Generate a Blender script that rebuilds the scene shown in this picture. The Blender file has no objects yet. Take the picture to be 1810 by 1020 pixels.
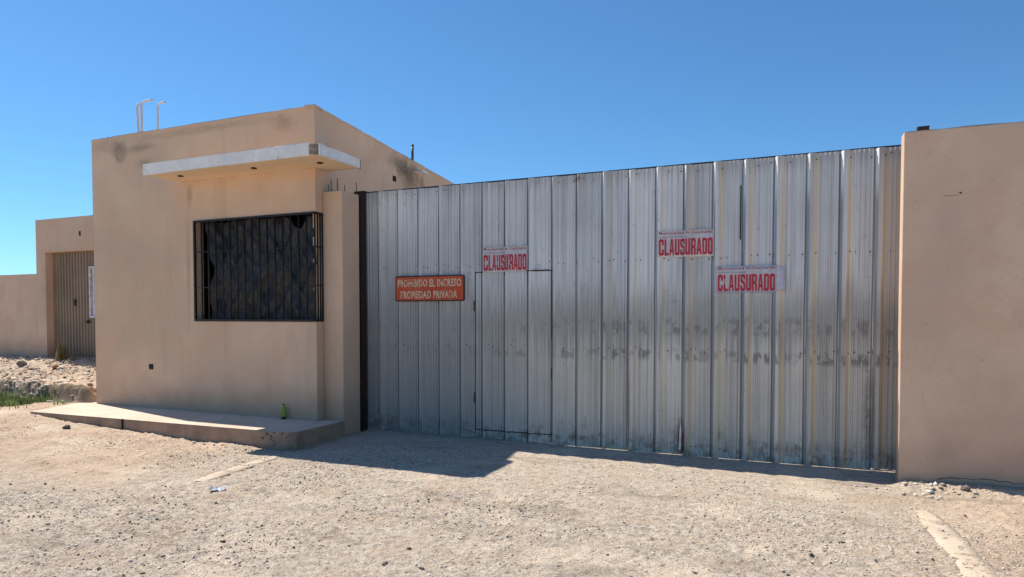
import bpy, bmesh, math, random
import numpy as np
from mathutils import Vector, Matrix

random.seed(7)
rng = np.random.default_rng(11)
R = math.radians
scene = bpy.context.scene
COL = scene.collection

# ------------------------------------------------------------------ camera
cam_d = bpy.data.cameras.new('camera')
cam_d.sensor_width = 36.0
cam_d.lens = 36.0 * 1200 / 1810
cam_d.shift_y = 85.0 / 1810
cam_d.clip_start = 0.05
cam_d.clip_end = 3000
cam = bpy.data.objects.new('camera', cam_d)
cam.location = (0, 0, 1.55)
cam.rotation_euler = (R(90 - 1.81), 0, 0)
COL.objects.link(cam)
scene.camera = cam

# ------------------------------------------------------------------ light
SUN = Vector((-0.5526, 0.431, 1.0)).normalized()      # towards the sun
world = bpy.data.worlds.new('World')
scene.world = world
world.use_nodes = True
wn = world.node_tree
wn.nodes.clear()
sky = wn.nodes.new('ShaderNodeTexSky')
sky.sky_type = 'NISHITA'
sky.sun_disc = False
sky.sun_elevation = math.asin(SUN.z)
sky.sun_rotation = math.atan2(SUN.x, SUN.y)
sky.altitude = 700
sky.air_density = 1.0
sky.dust_density = 0.25
sky.ozone_density = 2.2
bg = wn.nodes.new('ShaderNodeBackground')
bg.inputs['Strength'].default_value = 0.097
wo = wn.nodes.new('ShaderNodeOutputWorld')
tint = wn.nodes.new('ShaderNodeMix'); tint.data_type = 'RGBA'; tint.blend_type = 'MULTIPLY'
tint.inputs[0].default_value = 1.0; tint.inputs[7].default_value = (0.51, 0.85, 1.07, 1)      # clear dry high-desert sky
wn.links.new(sky.outputs[0], tint.inputs[6])
wn.links.new(tint.outputs[2], bg.inputs['Color'])
wn.links.new(bg.outputs[0], wo.inputs['Surface'])

sun_d = bpy.data.lights.new('sun', 'SUN')
sun_d.energy = 5.0
sun_d.angle = R(0.53)
sun_d.color = (1.0, 0.925, 0.815)
sun = bpy.data.objects.new('sun', sun_d)
sun.rotation_euler = SUN.to_track_quat('Z', 'Y').to_euler()
COL.objects.link(sun)

scene.view_settings.view_transform = 'Standard'
scene.view_settings.look = 'None'
scene.view_settings.exposure = 0.42
scene.view_settings.gamma = 1.0
scene.view_settings.use_curve_mapping = False
scene.cycles.max_bounces = 8
scene.cycles.diffuse_bounces = 5

# ------------------------------------------------------------------ frame of the facade
# a runs along the facade to the right, y runs back behind it; origin: front right corner of the guard house
ORG = Vector((-2.48, 8.62, 0))
UX, UY = 0.9141, -0.4055
ROT = math.atan2(UY, UX)
def W(a, y, z=0.0):
    return Vector((ORG.x + a * UX - y * UY, ORG.y + a * UY + y * UX, z))

def sstep(t):
    t = np.clip(t, 0, 1)
    return t * t * (3 - 2 * t)

# ------------------------------------------------------------------ terrain height (in a, y)
def hash2(ix, iy, seed):
    n = (ix.astype(np.int64) * 374761393 + iy.astype(np.int64) * 668265263 + seed * 1442695041) & 0xffffffff
    n = ((n ^ (n >> 13)) * 1274126177) & 0xffffffff
    n = (n ^ (n >> 16)) & 0xffffffff
    return n / 4294967295.0
def vnoise(x, y, seed=0):
    x = np.asarray(x, float); y = np.asarray(y, float)
    ix = np.floor(x); iy = np.floor(y)
    fx = x - ix; fy = y - iy
    fx = fx * fx * (3 - 2 * fx); fy = fy * fy * (3 - 2 * fy)
    a = hash2(ix, iy, seed); b = hash2(ix + 1, iy, seed)
    c = hash2(ix, iy + 1, seed); d = hash2(ix + 1, iy + 1, seed)
    return (a * (1 - fx) + b * fx) * (1 - fy) + (c * (1 - fx) + d * fx) * fy - 0.5
def to_ay(X, Y):
    dx = X - ORG.x; dy = Y - ORG.y
    return dx * UX + dy * UY, -dx * UY + dy * UX
def terrain(X, Y, fine=True):
    X = np.asarray(X, float); Y = np.asarray(Y, float)
    a, y = to_ay(X, Y)
    rise = np.clip(0.052 * (-1.13 - a), 0, 0.19) * sstep((y + 3.6) / 2.2)
    left = sstep((-4.35 - a + 0.1 * vnoise(y * 3, a * 3, 4)) / 0.25)
    yy = y + 0.14 * vnoise(a * 1.3, y * 0.4, 9) + 0.07 * vnoise(a * 5, y * 2, 10)
    bank = sstep((yy + 0.02) / 0.13) * 0.23 + np.clip((yy - 0.25) / 1.5, 0, 1) * 0.27
    z = rise + left * bank
    # sunken driveway is flat near the gate, rough elsewhere
    drive = sstep((a - 0.2) / 0.3) * sstep((6.6 - a) / 0.3) * sstep((y + 1.6) / 0.9)
    rough = 1 - 0.88 * drive
    near = sstep((60 - np.hypot(X, Y)) / 40)
    z = z + rough * near * (0.030 * vnoise(X * 0.9, Y * 0.9, 1) + 0.016 * vnoise(X * 2.7, Y * 2.7, 2))
    if fine:
        g = 0.5 + vnoise(X * 1.1, Y * 1.1, 30)
        m = left * sstep((y + 0.1) / 0.2)
        z = z + rough * near * (0.012 * vnoise(X * 9, Y * 9, 3) + (0.008 + 0.012 * g) * vnoise(X * 20, Y * 24, 5)
                                + (0.009 + 0.012 * g) * vnoise(X * 46, Y * 50, 6))
        z = z + m * (0.05 * vnoise(X * 5, Y * 5, 12) + 0.045 * vnoise(X * 13, Y * 13, 7) + 0.02 * vnoise(X * 31, Y * 31, 8))
    # settle to the bottom of the walls and the gate
    lip = 0.05 * np.exp(-((y - 0.12) / 0.16) ** 2) * sstep((a - 6.4) / 0.2)
    return z + lip
def tz(a, y):
    p = W(a, y)
    return float(terrain(np.array([p.x]), np.array([p.y]), True)[0])

# ------------------------------------------------------------------ material helper
class Mat:
    def __init__(self, name):
        self.m = bpy.data.materials.new(name)
        self.m.use_nodes = True
        self.t = self.m.node_tree
        self.t.nodes.clear()
        self.out = self.n('ShaderNodeOutputMaterial')
        self.b = self.n('ShaderNodeBsdfPrincipled')
        self.l(self.b.outputs[0], self.out.inputs[0])
        self.pos = self.n('ShaderNodeNewGeometry').outputs['Position']
    def n(self, t, **k):
        nd = self.t.nodes.new(t)
        for a, v in k.items(): setattr(nd, a, v)
        return nd
    def l(self, a, b): self.t.links.new(a, b)
    def setin(self, inp, v):
        if hasattr(v, 'is_output'): self.l(v, inp)
        elif isinstance(v, (tuple, list)) and len(v) == 3 and inp.type == 'RGBA': inp.default_value = (*v, 1)
        else: inp.default_value = v
    def math(self, op, a, b=None, c=None, clamp=False):
        nd = self.n('ShaderNodeMath', operation=op, use_clamp=clamp)
        self.setin(nd.inputs[0], a)
        if b is not None: self.setin(nd.inputs[1], b)
        if c is not None: self.setin(nd.inputs[2], c)
        return nd.outputs[0]
    def map(self, sc=(1, 1, 1), loc=(0, 0, 0), rot=(0, 0, 0), vec=None):
        nd = self.n('ShaderNodeMapping')
        self.l(vec or self.pos, nd.inputs['Vector'])
        nd.inputs['Scale'].default_value = sc
        nd.inputs['Location'].default_value = loc
        nd.inputs['Rotation'].default_value = rot
        return nd.outputs[0]
    def noise(self, scale, detail=4, rough=0.55, vec=None, dist=0.0):
        nd = self.n('ShaderNodeTexNoise')
        self.l(vec or self.pos, nd.inputs['Vector'])
        nd.inputs['Scale'].default_value = scale
        nd.inputs['Detail'].default_value = detail
        nd.inputs['Roughness'].default_value = rough
        nd.inputs['Distortion'].default_value = dist
        return nd.outputs['Fac']
    def voro(self, scale, feature='F1', vec=None, out='Distance'):
        nd = self.n('ShaderNodeTexVoronoi', feature=feature)
        self.l(vec or self.pos, nd.inputs['Vector'])
        nd.inputs['Scale'].default_value = scale
        return nd.outputs[out]
    def ramp(self, fac, lo, hi, a=0.0, b=1.0):
        nd = self.n('ShaderNodeMapRange', interpolation_type='SMOOTHSTEP')
        self.setin(nd.inputs[0], fac)
        nd.inputs[1].default_value = lo; nd.inputs[2].default_value = hi
        nd.inputs[3].default_value = a; nd.inputs[4].default_value = b
        return nd.outputs[0]
    def mix(self, fac, a, b, mode='MIX'):
        nd = self.n('ShaderNodeMix', data_type='RGBA', blend_type=mode)
        self.setin(nd.inputs[0], fac)
        self.setin(nd.inputs[6], a if hasattr(a, 'is_output') else (*a, 1))
        self.setin(nd.inputs[7], b if hasattr(b, 'is_output') else (*b, 1))
        return nd.outputs[2]
    def scale_col(self, col, f):
        nd = self.n('ShaderNodeVectorMath', operation='SCALE')
        self.setin(nd.inputs[0], col); self.setin(nd.inputs['Scale'], f)
        return nd.outputs[0]
    def bump(self, h, dist=0.01, strength=1.0, normal=None):
        nd = self.n('ShaderNodeBump')
        nd.inputs['Distance'].default_value = dist
        nd.inputs['Strength'].default_value = strength
        self.l(h, nd.inputs['Height'])
        if normal is not None: self.l(normal, nd.inputs['Normal'])
        return nd.outputs[0]
    def bevel(self, r):
        nd = self.n('ShaderNodeBevel', samples=4)
        nd.inputs['Radius'].default_value = r
        return nd.outputs[0]
    def fin(self, col, rough=0.8, metal=0.0, normal=None, spec=None):
        self.setin(self.b.inputs['Base Color'], col)
        self.setin(self.b.inputs['Roughness'], rough)
        self.setin(self.b.inputs['Metallic'], metal)
        if spec is not None: self.b.inputs['Specular IOR Level'].default_value = spec
        if normal is not None: self.l(normal, self.b.inputs['Normal'])
        return self.m
    def facade(self, base=(0, 0, 0)):
        """position in the facade frame: x = along, y = back, z = up"""
        v = self.n('ShaderNodeVectorMath', operation='SUBTRACT')
        self.l(self.pos, v.inputs[0]); v.inputs[1].default_value = (ORG.x, ORG.y, 0)
        r = self.n('ShaderNodeVectorRotate', rotation_type='Z_AXIS')
        self.l(v.outputs[0], r.inputs['Vector']); r.inputs['Angle'].default_value = -ROT
        s = self.n('ShaderNodeSeparateXYZ')
        self.l(r.outputs[0], s.inputs[0])
        self.fv = r.outputs[0]
        return s.outputs[0], s.outputs[1], s.outputs[2]
    def blob(self, fa, fz, ca, cz, ra, rz, nz):
        """soft irregular patch centred on (ca, cz)"""
        dx = self.math('DIVIDE', self.math('SUBTRACT', fa, ca), ra)
        dz = self.math('DIVIDE', self.math('SUBTRACT', fz, cz), rz)
        d = self.math('SQRT', self.math('ADD', self.math('MULTIPLY', dx, dx), self.math('MULTIPLY', dz, dz)))
        d = self.math('ADD', d, self.math('MULTIPLY', self.math('SUBTRACT', nz, 0.5), 2.6))
        return self.math('MULTIPLY', self.ramp(d, 1.25, 0.25), self.ramp(nz, 0.3, 0.6, 0.35, 1.0))

def plaster(name, base, stains=(), streaks=0.5, base_dark=None, bev=0.012):
    m = Mat(name)
    fa, fy, fz = m.facade()
    big = m.noise(0.55, 4, 0.6)
    mid = m.noise(2.3, 5, 0.6)
    fine = m.noise(26, 4, 0.6)
    vert = m.noise(1.0, 4, 0.6, m.map((3.4, 3.4, 0.35)))
    c = m.mix(m.ramp(big, 0.36, 0.66), tuple(v * 0.87 for v in base), tuple(v * 1.07 for v in base))
    c = m.mix(m.ramp(mid, 0.42, 0.72, 0, 0.8), c, (base[0] * 0.96, base[1] * 0.87, base[2] * 0.83))
    c = m.mix(m.ramp(m.noise(1.3, 3, 0.5, m.map((1, 1, 1), (7, 3, 1))), 0.5, 0.75, 0, 0.45), c,
              (base[0] * 1.02, base[1] * 1.04, base[2] * 0.98))
    c = m.mix(m.ramp(vert, 0.52, 0.78, 0, streaks), c, tuple(v * 0.74 for v in base))
    c = m.mix(m.ramp(fine, 0.30, 0.42, 0.35, 0), c, tuple(v * 0.70 for v in base))
    c = m.mix(m.ramp(m.noise(7, 3, 0.5), 0.72, 0.80, 0, 0.5), c, tuple(v * 0.62 for v in base))
    nz = m.noise(4.5, 5, 0.65)
    for (ca, cz, ra, rz, k) in stains:
        c = m.mix(m.math('MULTIPLY', m.blob(fa, fz, ca, cz, ra, rz, nz), k), c, (0.10, 0.075, 0.055))
    if base_dark is not None:
        h = m.math('ADD', fz, m.math('MULTIPLY', m.math('SUBTRACT', mid, 0.5), -0.5))
        c = m.mix(m.ramp(h, base_dark + 0.55, base_dark + 0.02, 0, 0.55), c, (0.34, 0.245, 0.18))  # darker towards the foot of the wall
    hgt = m.math('ADD', m.math('MULTIPLY', m.noise(60, 3, 0.7), 0.35), m.math('MULTIPLY', m.noise(6, 4, 0.6), 1.0))
    nrm = m.bump(hgt, 0.012, 0.55, m.bevel(bev) if bev else None)
    return m.fin(c, 0.92, 0, nrm, 0.2)

TAN = (0.675, 0.485, 0.345)
M = {}
M['plaster'] = plaster('tan_plaster', TAN,
    stains=((-3.62, 3.93, 0.16, 0.20, 0.6), (-3.2, 3.97, 0.35, 0.07, 0.4), (-3.9, 4.05, 0.5, 0.14, 0.3), (-3.1, 3.75, 0.2, 0.08, 0.35),
            (-0.5, 4.05, 0.22, 0.14, 0.3), (-2.24, 2.2, 0.05, 0.8, 0.25), (-2.2, 3.2, 0.07, 0.2, 0.35), (-2.0, 4.1, 1.6, 0.06, 0.25)), base_dark=0.2)
M['plaster_side'] = plaster('tan_plaster_side_wall', TAN,
    stains=((-0.50, 3.93, 0.10, 0.20, 0.8), (-0.44, 4.0, 0.09, 0.16, 0.6), (-0.50, 3.70, 0.04, 0.25, 0.5), (-0.60, 3.75, 0.04, 0.2, 0.5)), base_dark=0.2)
M['plaster_right'] = plaster('tan_plaster_right_wall', (0.675, 0.48, 0.348),
    stains=((6.85, 0.35, 0.2, 0.2, 0.15),), streaks=0.25, base_dark=-0.05, bev=0.02)
M['plaster_left'] = plaster('tan_plaster_left_wall', (0.645, 0.46, 0.335), base_dark=0.62)
M['soffit'] = plaster('soffit_cream_plaster', (0.78, 0.59, 0.40), streaks=0.2)

def white_paint():
    m = Mat('worn_white_fascia_paint')
    n1 = m.noise(5, 5, 0.65)
    c = m.mix(m.ramp(n1, 0.35, 0.7), (0.74, 0.71, 0.68), (0.86, 0.83, 0.80))
    c = m.mix(m.ramp(m.noise(16, 5, 0.7, m.map((1, 1, 0.5))), 0.62, 0.68, 0, 0.85), c, (0.23, 0.17, 0.13))
    return m.fin(c, 0.7, 0, m.bump(m.noise(30, 4, 0.7), 0.006, 0.6, m.bevel(0.008)))
M['fascia'] = white_paint()

def broken_concrete(name, base):
    m = Mat(name)
    v = m.voro(38)
    n1 = m.noise(14, 5, 0.7)
    c = m.mix(m.ramp(n1, 0.35, 0.65), tuple(x * 0.6 for x in base), tuple(x * 1.15 for x in base))
    c = m.mix(m.ramp(v, 0.0, 0.35, 0.6, 0), c, (base[0] * 1.4, base[1] * 1.35, base[2] * 1.25))
    return m.fin(c, 0.95, 0, m.bump(m.math('ADD', n1, m.math('MULTIPLY', v, 0.5)), 0.03, 0.9), 0.2)
M['broken'] = broken_concrete('broken_concrete', (0.34, 0.275, 0.22))

def slab_mat():
    m = Mat('dusty_concrete_slab')
    c = m.mix(m.ramp(m.noise(1.3, 5, 0.6), 0.35, 0.65), (0.60, 0.49, 0.385), (0.69, 0.575, 0.46))
    c = m.mix(m.ramp(m.noise(9, 5, 0.7), 0.5, 0.75, 0, 0.35), c, (0.52, 0.42, 0.33))
    c = m.mix(m.ramp(m.noise(45, 3, 0.7), 0.62, 0.7, 0, 0.6), c, (0.30, 0.24, 0.19))
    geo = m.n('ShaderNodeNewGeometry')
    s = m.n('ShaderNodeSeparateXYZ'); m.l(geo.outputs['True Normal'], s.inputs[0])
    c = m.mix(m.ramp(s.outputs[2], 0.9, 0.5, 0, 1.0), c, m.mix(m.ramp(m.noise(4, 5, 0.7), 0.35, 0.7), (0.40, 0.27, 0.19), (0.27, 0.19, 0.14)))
    return m.fin(c, 0.95, 0, m.bump(m.noise(35, 5, 0.7), 0.01, 0.8, m.bevel(0.015)), 0.2)
M['slab'] = slab_mat()

def curb_mat():
    m = Mat('buried_concrete_curb')
    c = m.mix(m.ramp(m.noise(3, 5, 0.6), 0.35, 0.65), (0.47, 0.375, 0.285), (0.56, 0.46, 0.36))
    c = m.mix(m.ramp(m.noise(30, 4, 0.7), 0.6, 0.7, 0, 0.5), c, (0.34, 0.27, 0.21))
    return m.fin(c, 0.95, 0, m.bump(m.noise(40, 5, 0.7), 0.008, 0.8), 0.2)
M['curb'] = curb_mat()

def ground_mat():
    m = Mat('dry_stony_dirt')
    fa, fy, fz = m.facade()
    big = m.noise(0.55, 5, 0.6)
    mid = m.noise(2.2, 6, 0.65)
    fine = m.noise(14, 6, 0.7)
    grit = m.noise(60, 5, 0.75)
    soil = m.mix(m.ramp(mid, 0.35, 0.7), (0.64, 0.49, 0.365), (0.51, 0.39, 0.288))
    gravel = m.mix(m.ramp(m.math('ADD', m.math('MULTIPLY', fine, 0.5), m.math('MULTIPLY', grit, 0.5)), 0.38, 0.60), (0.26, 0.225, 0.185), (0.69, 0.605, 0.50))
    # greyer gravel on the driveway and the track along it, browner soil left of the curb
    drv = m.math('MULTIPLY', m.ramp(m.math('ADD', fa, m.math('MULTIPLY', m.math('SUBTRACT', mid, 0.5), 2.2)), -0.9, 0.5),
                 m.ramp(m.math('ADD', fa, m.math('MULTIPLY', m.math('SUBTRACT', big, 0.5), 2.0)), 7.4, 6.0))
    trk = m.ramp(m.math('ADD', fy, m.math('MULTIPLY', m.math('SUBTRACT', big, 0.5), 3.0)), -2.4, -3.4)
    k = m.math('MAXIMUM', m.math('MULTIPLY', drv, 0.85), m.math('MULTIPLY', trk, 0.9))
    k = m.math('MULTIPLY', k, m.ramp(mid, 0.72, 0.42, 0.25, 1.0))
    c = m.mix(k, soil, gravel)
    c = m.mix(m.ramp(m.noise(1.1, 4, 0.6, m.map((1, 1, 1), (4, 9, 0))), 0.53, 0.66, 0, 0.8), c, (0.70, 0.58, 0.455))
    c = m.mix(m.ramp(grit, 0.45, 0.35, 0, 0.85), c, (0.17, 0.135, 0.105))
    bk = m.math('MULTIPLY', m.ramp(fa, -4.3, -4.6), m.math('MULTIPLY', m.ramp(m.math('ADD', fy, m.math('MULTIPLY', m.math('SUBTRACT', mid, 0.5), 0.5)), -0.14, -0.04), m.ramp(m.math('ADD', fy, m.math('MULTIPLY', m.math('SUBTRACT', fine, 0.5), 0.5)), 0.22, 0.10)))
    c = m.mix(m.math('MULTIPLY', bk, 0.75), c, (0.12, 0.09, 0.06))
    c = m.mix(m.ramp(grit, 0.60, 0.72, 0, 0.6), c, (0.78, 0.69, 0.56))
    stk = m.noise(1.0, 5, 0.65, m.map((0.9, 3.4, 1), vec=m.fv), 0.6)
    c = m.mix(m.ramp(stk, 0.54, 0.68, 0, 0.5), c, (0.26, 0.215, 0.17))
    c = m.mix(m.ramp(stk, 0.44, 0.32, 0, 0.5), c, (0.62, 0.51, 0.40))
    # shade on the steep bank face is painted into the colour above
    h = m.math('ADD', m.math('MULTIPLY', fine, 0.7), m.math('MULTIPLY', grit, 0.5))
    return m.fin(c, 0.97, 0, m.bump(h, 0.035, 1.0), 0.1)
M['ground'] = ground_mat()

def metal_sheet():
    m = Mat('weathered_galvanised_sheet')
    fa, fy, fz = m.facade()
    oi = m.n('ShaderNodeObjectInfo').outputs['Random']
    vstreak = m.noise(1.0, 5, 0.6, m.map((26, 26, 0.30)))
    vfine = m.noise(1.0, 4, 0.65, m.map((90, 90, 1.6)))
    spang = m.noise(9, 5, 0.65)
    big = m.noise(0.9, 4, 0.6, m.map((1, 1, 0.7)))
    c = m.mix(m.ramp(big, 0.35, 0.65), (0.59, 0.59, 0.59), (0.73, 0.73, 0.725))
    c = m.mix(m.ramp(vstreak, 0.42, 0.66, 0, 0.62), c, (0.38, 0.38, 0.385))
    c = m.mix(m.ramp(vfine, 0.50, 0.70, 0, 0.6), c, (0.66, 0.67, 0.68))
    c = m.mix(m.ramp(spang, 0.60, 0.72, 0, 0.35), c, (0.22, 0.22, 0.23))
    c = m.scale_col(c, m.math('ADD', 0.88, m.math('MULTIPLY', oi, 0.2)))
    # reflection of sunlit ground painted cream on the right-hand flank of each big rib, strongest at the right end
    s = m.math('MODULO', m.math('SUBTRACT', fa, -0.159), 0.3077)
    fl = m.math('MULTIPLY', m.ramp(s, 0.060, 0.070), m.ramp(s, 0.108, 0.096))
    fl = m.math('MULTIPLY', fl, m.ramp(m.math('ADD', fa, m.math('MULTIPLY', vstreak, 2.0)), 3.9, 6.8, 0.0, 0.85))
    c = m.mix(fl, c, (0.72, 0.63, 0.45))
    c = m.mix(m.math('MULTIPLY', m.ramp(s, 0.291, 0.296), 0.8), c, (0.12, 0.12, 0.125))  # shade in the lap crease painted dark
    c = m.mix(m.ramp(m.math('ADD', fz, m.math('MULTIPLY', m.math('SUBTRACT', big, 0.5), 1.2)), 2.1, 0.9, 0, 1.0), c, m.mix(1.0, c, (1.06, 0.99, 0.87), 'MULTIPLY'))
    flank_light = m.math('MULTIPLY', m.ramp(s, 0.001, 0.004), m.ramp(s, 0.029, 0.025))
    end = m.math('MULTIPLY', m.ramp(m.math('ADD', fa, m.math('MULTIPLY', vstreak, 0.5)), 6.5, 6.75), 0.6)
    c = m.mix(end, c, (0.58, 0.50, 0.39))
    # hand-height dirt: two rows of smears that skip the low parts of the profile
    rowz = m.math('ADD', fz, m.math('MULTIPLY', m.math('SUBTRACT', m.noise(3.5, 3, 0.5), 0.5), 0.05))
    blot = m.noise(1.0, 4, 0.65, m.map((15, 15, 9)))
    def band(z0, w, lo):
        up = m.ramp(m.math('ABSOLUTE', m.math('SUBTRACT', rowz, z0)), w, w * 0.3)
        return m.math('MULTIPLY', up, m.ramp(blot, lo, lo + 0.09))
    rightness = m.ramp(fa, 1.9, 3.4, 0.35, 1.0)
    gap = m.ramp(m.noise(1.0, 2, 0.5, m.map((2.3, 2.3, 1.5), (3, 1, 5))), 0.36, 0.52, 0.25, 1.0)
    flm = m.math('MULTIPLY', gap, m.math('MAXIMUM', m.math('MULTIPLY', m.ramp(s, 0.022, 0.028), m.ramp(s, 0.075, 0.062)), m.math('MULTIPLY', m.ramp(s, 0.112, 0.122), m.ramp(s, 0.290, 0.265))))
    b1 = m.math('MULTIPLY', band(1.42, 0.13, 0.46), rightness)
    b2 = m.math('MULTIPLY', band(1.10, 0.085, 0.44), rightness)
    c = m.mix(m.math('MULTIPLY', m.math('MULTIPLY', b1, flm), 0.66), c, (0.13, 0.115, 0.10))
    c = m.mix(m.math('MULTIPLY', m.math('MULTIPLY', b2, flm), 0.74), c, (0.13, 0.115, 0.10))
    low = m.math('ADD', fz, m.math('MULTIPLY', m.math('SUBTRACT', vstreak, 0.5), 1.3))
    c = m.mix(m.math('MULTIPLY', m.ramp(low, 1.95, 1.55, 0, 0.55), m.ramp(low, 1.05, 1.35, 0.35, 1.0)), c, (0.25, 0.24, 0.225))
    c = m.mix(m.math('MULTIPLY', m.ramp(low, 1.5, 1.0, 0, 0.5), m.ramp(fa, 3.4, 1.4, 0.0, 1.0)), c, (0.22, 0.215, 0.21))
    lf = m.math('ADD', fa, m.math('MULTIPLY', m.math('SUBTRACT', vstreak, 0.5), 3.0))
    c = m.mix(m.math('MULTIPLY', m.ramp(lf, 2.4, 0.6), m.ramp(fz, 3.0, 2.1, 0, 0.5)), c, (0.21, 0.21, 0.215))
    # grime along the top and rust by the bottom
    c = m.mix(m.ramp(m.math('ADD', fz, m.math('MULTIPLY', m.math('SUBTRACT', vstreak, 0.5), 0.5)), 3.0, 3.22, 0, 0.45), c, (0.27, 0.245, 0.225))
    c = m.mix(m.math('MULTIPLY', flank_light, m.ramp(fz, 2.6, 2.9, 0.0, 0.95)), c, (0.82, 0.83, 0.84))  # sunlit wedge at each rib top painted brighter on the flank
    c = m.mix(m.math('MULTIPLY', flank_light, m.ramp(fz, 2.9, 2.6, 0.0, 0.55)), c, (0.30, 0.31, 0.33))  # shaded flank below the wedge painted darker
    rust = m.math('MULTIPLY', m.ramp(m.math('ADD', fz, m.math('MULTIPLY', m.math('SUBTRACT', vstreak, 0.5), 0.9)), 0.32, 0.05), m.ramp(spang, 0.42, 0.62))
    c = m.mix(m.math('MULTIPLY', rust, 0.65), c, (0.16, 0.085, 0.05))
    # rust and red primer around the torn seam
    nz = m.noise(12, 5, 0.7)
    c = m.mix(m.math('MULTIPLY', m.blob(fa, fz, 4.44, 0.20, 0.07, 0.26, nz), 0.85), c, (0.20, 0.045, 0.03))
    c = m.mix(m.math('MULTIPLY', m.blob(fa, fz, 6.28, 0.55, 0.06, 0.55, nz), 0.7), c, (0.10, 0.075, 0.055))
    c = m.mix(m.math('MULTIPLY', m.blob(fa, fz, 3.86, 0.5, 0.03, 0.5, nz), 0.6), c, (0.12, 0.09, 0.07))
    c = m.mix(m.math('MULTIPLY', m.blob(fa, fz, 3.24, 3.14, 0.05, 0.05, nz), 0.9), c, (0.16, 0.04, 0.03))
    # small rust pits
    c = m.mix(m.ramp(m.noise(22, 3, 0.6, m.map((1, 1, 0.5))), 0.73, 0.78, 0, 0.8), c, (0.11, 0.085, 0.07))
    rough = m.math('ADD', 0.40, m.math('MULTIPLY', vstreak, 0.25))
    dent = m.noise(1.0, 3, 0.5, m.map((5, 5, 2.2)))
    return m.fin(c, rough, 0.12, m.bump(m.math('ADD', dent, m.math('MULTIPLY', vfine, 0.04)), 0.02, 0.45))
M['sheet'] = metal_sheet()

def simple(name, col, rough=0.6, metal=0.0, var=0.25, sc=12, bumpd=0.003):
    m = Mat(name)
    n1 = m.noise(sc, 5, 0.65)
    c = m.mix(m.ramp(n1, 0.35, 0.68), tuple(v * (1 - var) for v in col), tuple(min(1, v * (1 + var)) for v in col))
    return m.fin(c, rough, metal, m.bump(m.noise(sc * 3, 4, 0.6), bumpd, 0.6))
M['dark_steel'] = simple('dark_painted_steel', (0.008, 0.007, 0.009), 0.5, 0.3)
M['brown_steel'] = simple('dark_brown_oxide_steel', (0.035, 0.02, 0.018), 0.6, 0.2)
M['top_rail'] = simple('dusty_grey_rail_steel', (0.07, 0.07, 0.08), 0.55, 0.5)
M['rebar'] = simple('rusty_rebar', (0.11, 0.07, 0.055), 0.85, 0.2, 0.35, 40)
M['pipe_white'] = simple('white_conduit', (0.55, 0.56, 0.57), 0.6, 0, 0.06, 3, 0.0002)
M['pipe_dark'] = simple('dark_grey_pipe', (0.05, 0.06, 0.075), 0.5, 0.2)
M['hole'] = simple('dark_recess', (0.02, 0.015, 0.012), 0.95)
M['rust'] = simple('rust', (0.16, 0.06, 0.03), 0.9, 0.1, 0.4, 40)
M['room'] = simple('unlit_room_plaster', (0.30, 0.24, 0.19), 0.95)
M['paper_white'] = simple('crumpled_white_paper', (0.72, 0.72, 0.75), 0.8)

def banner_paper():
    m = Mat('banner_paper')
    c = m.mix(m.ramp(m.noise(6, 4, 0.6), 0.35, 0.7), (0.86, 0.82, 0.85), (0.93, 0.91, 0.93))
    c = m.mix(m.ramp(m.noise(45, 3, 0.6), 0.66, 0.74, 0, 0.4), c, (0.42, 0.40, 0.42))
    return m.fin(c, 0.6, 0, m.bump(m.noise(9, 4, 0.6), 0.01, 0.5))
M['banner'] = banner_paper()
M['banner_back'] = simple('unprinted_banner_end', (0.82, 0.80, 0.92), 0.55, 0, 0.08, 8)
M['ink_red'] = simple('red_banner_ink', (0.50, 0.02, 0.04), 0.6, 0, 0.22, 30)
M['ink_small'] = simple('faded_small_ink', (0.38, 0.10, 0.13), 0.6, 0, 0.2, 40)
M['ink_grey'] = simple('faded_grey_ink', (0.40, 0.34, 0.38), 0.6, 0, 0.3, 60)

def sign_orange():
    m = Mat('faded_orange_sign_paint')
    c = m.mix(m.ramp(m.noise(5, 5, 0.6), 0.35, 0.7), (0.46, 0.048, 0.014), (0.54, 0.085, 0.025))
    c = m.mix(m.ramp(m.noise(24, 5, 0.7, m.map((1, 1, 0.35))), 0.60, 0.70, 0, 0.65), c, (0.36, 0.22, 0.14))
    return m.fin(c, 0.6, 0, m.bump(m.noise(40, 4, 0.6), 0.002, 0.5))
M['sign'] = sign_orange()
def sign_letters():
    m = Mat('worn_cream_sign_letters')
    c = m.mix(m.ramp(m.noise(20, 5, 0.7), 0.47, 0.58), (0.62, 0.53, 0.38), (0.52, 0.22, 0.11))
    c = m.mix(m.ramp(m.noise(8, 3, 0.6), 0.4, 0.6, 0, 0.5), c, (0.55, 0.47, 0.32))
    return m.fin(c, 0.7)
M['letters'] = sign_letters()
M['sign_frame'] = simple('dark_red_sign_frame', (0.05, 0.014, 0.012), 0.6)

def plastic():
    m = Mat('creased_black_plastic')
    n1 = m.noise(5, 4, 0.6, m.map((1.6, 1.6, 0.6)), 1.2)
    c = m.mix(m.ramp(n1, 0.35, 0.7), (0.018, 0.018, 0.020), (0.045, 0.045, 0.047))
    c = m.mix(m.ramp(m.noise(14, 5, 0.7, m.map((1.4, 1.4, 0.5))), 0.60, 0.74, 0, 0.5), c, (0.20, 0.19, 0.18))  # sheen on the folds painted in as lighter patches
    return m.fin(c, 0.3, 0, m.bump(m.noise(13, 5, 0.65, m.map((1.5, 1.5, 0.6)), 1.5), 0.03, 0.8))
M['plastic'] = plastic()

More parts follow.
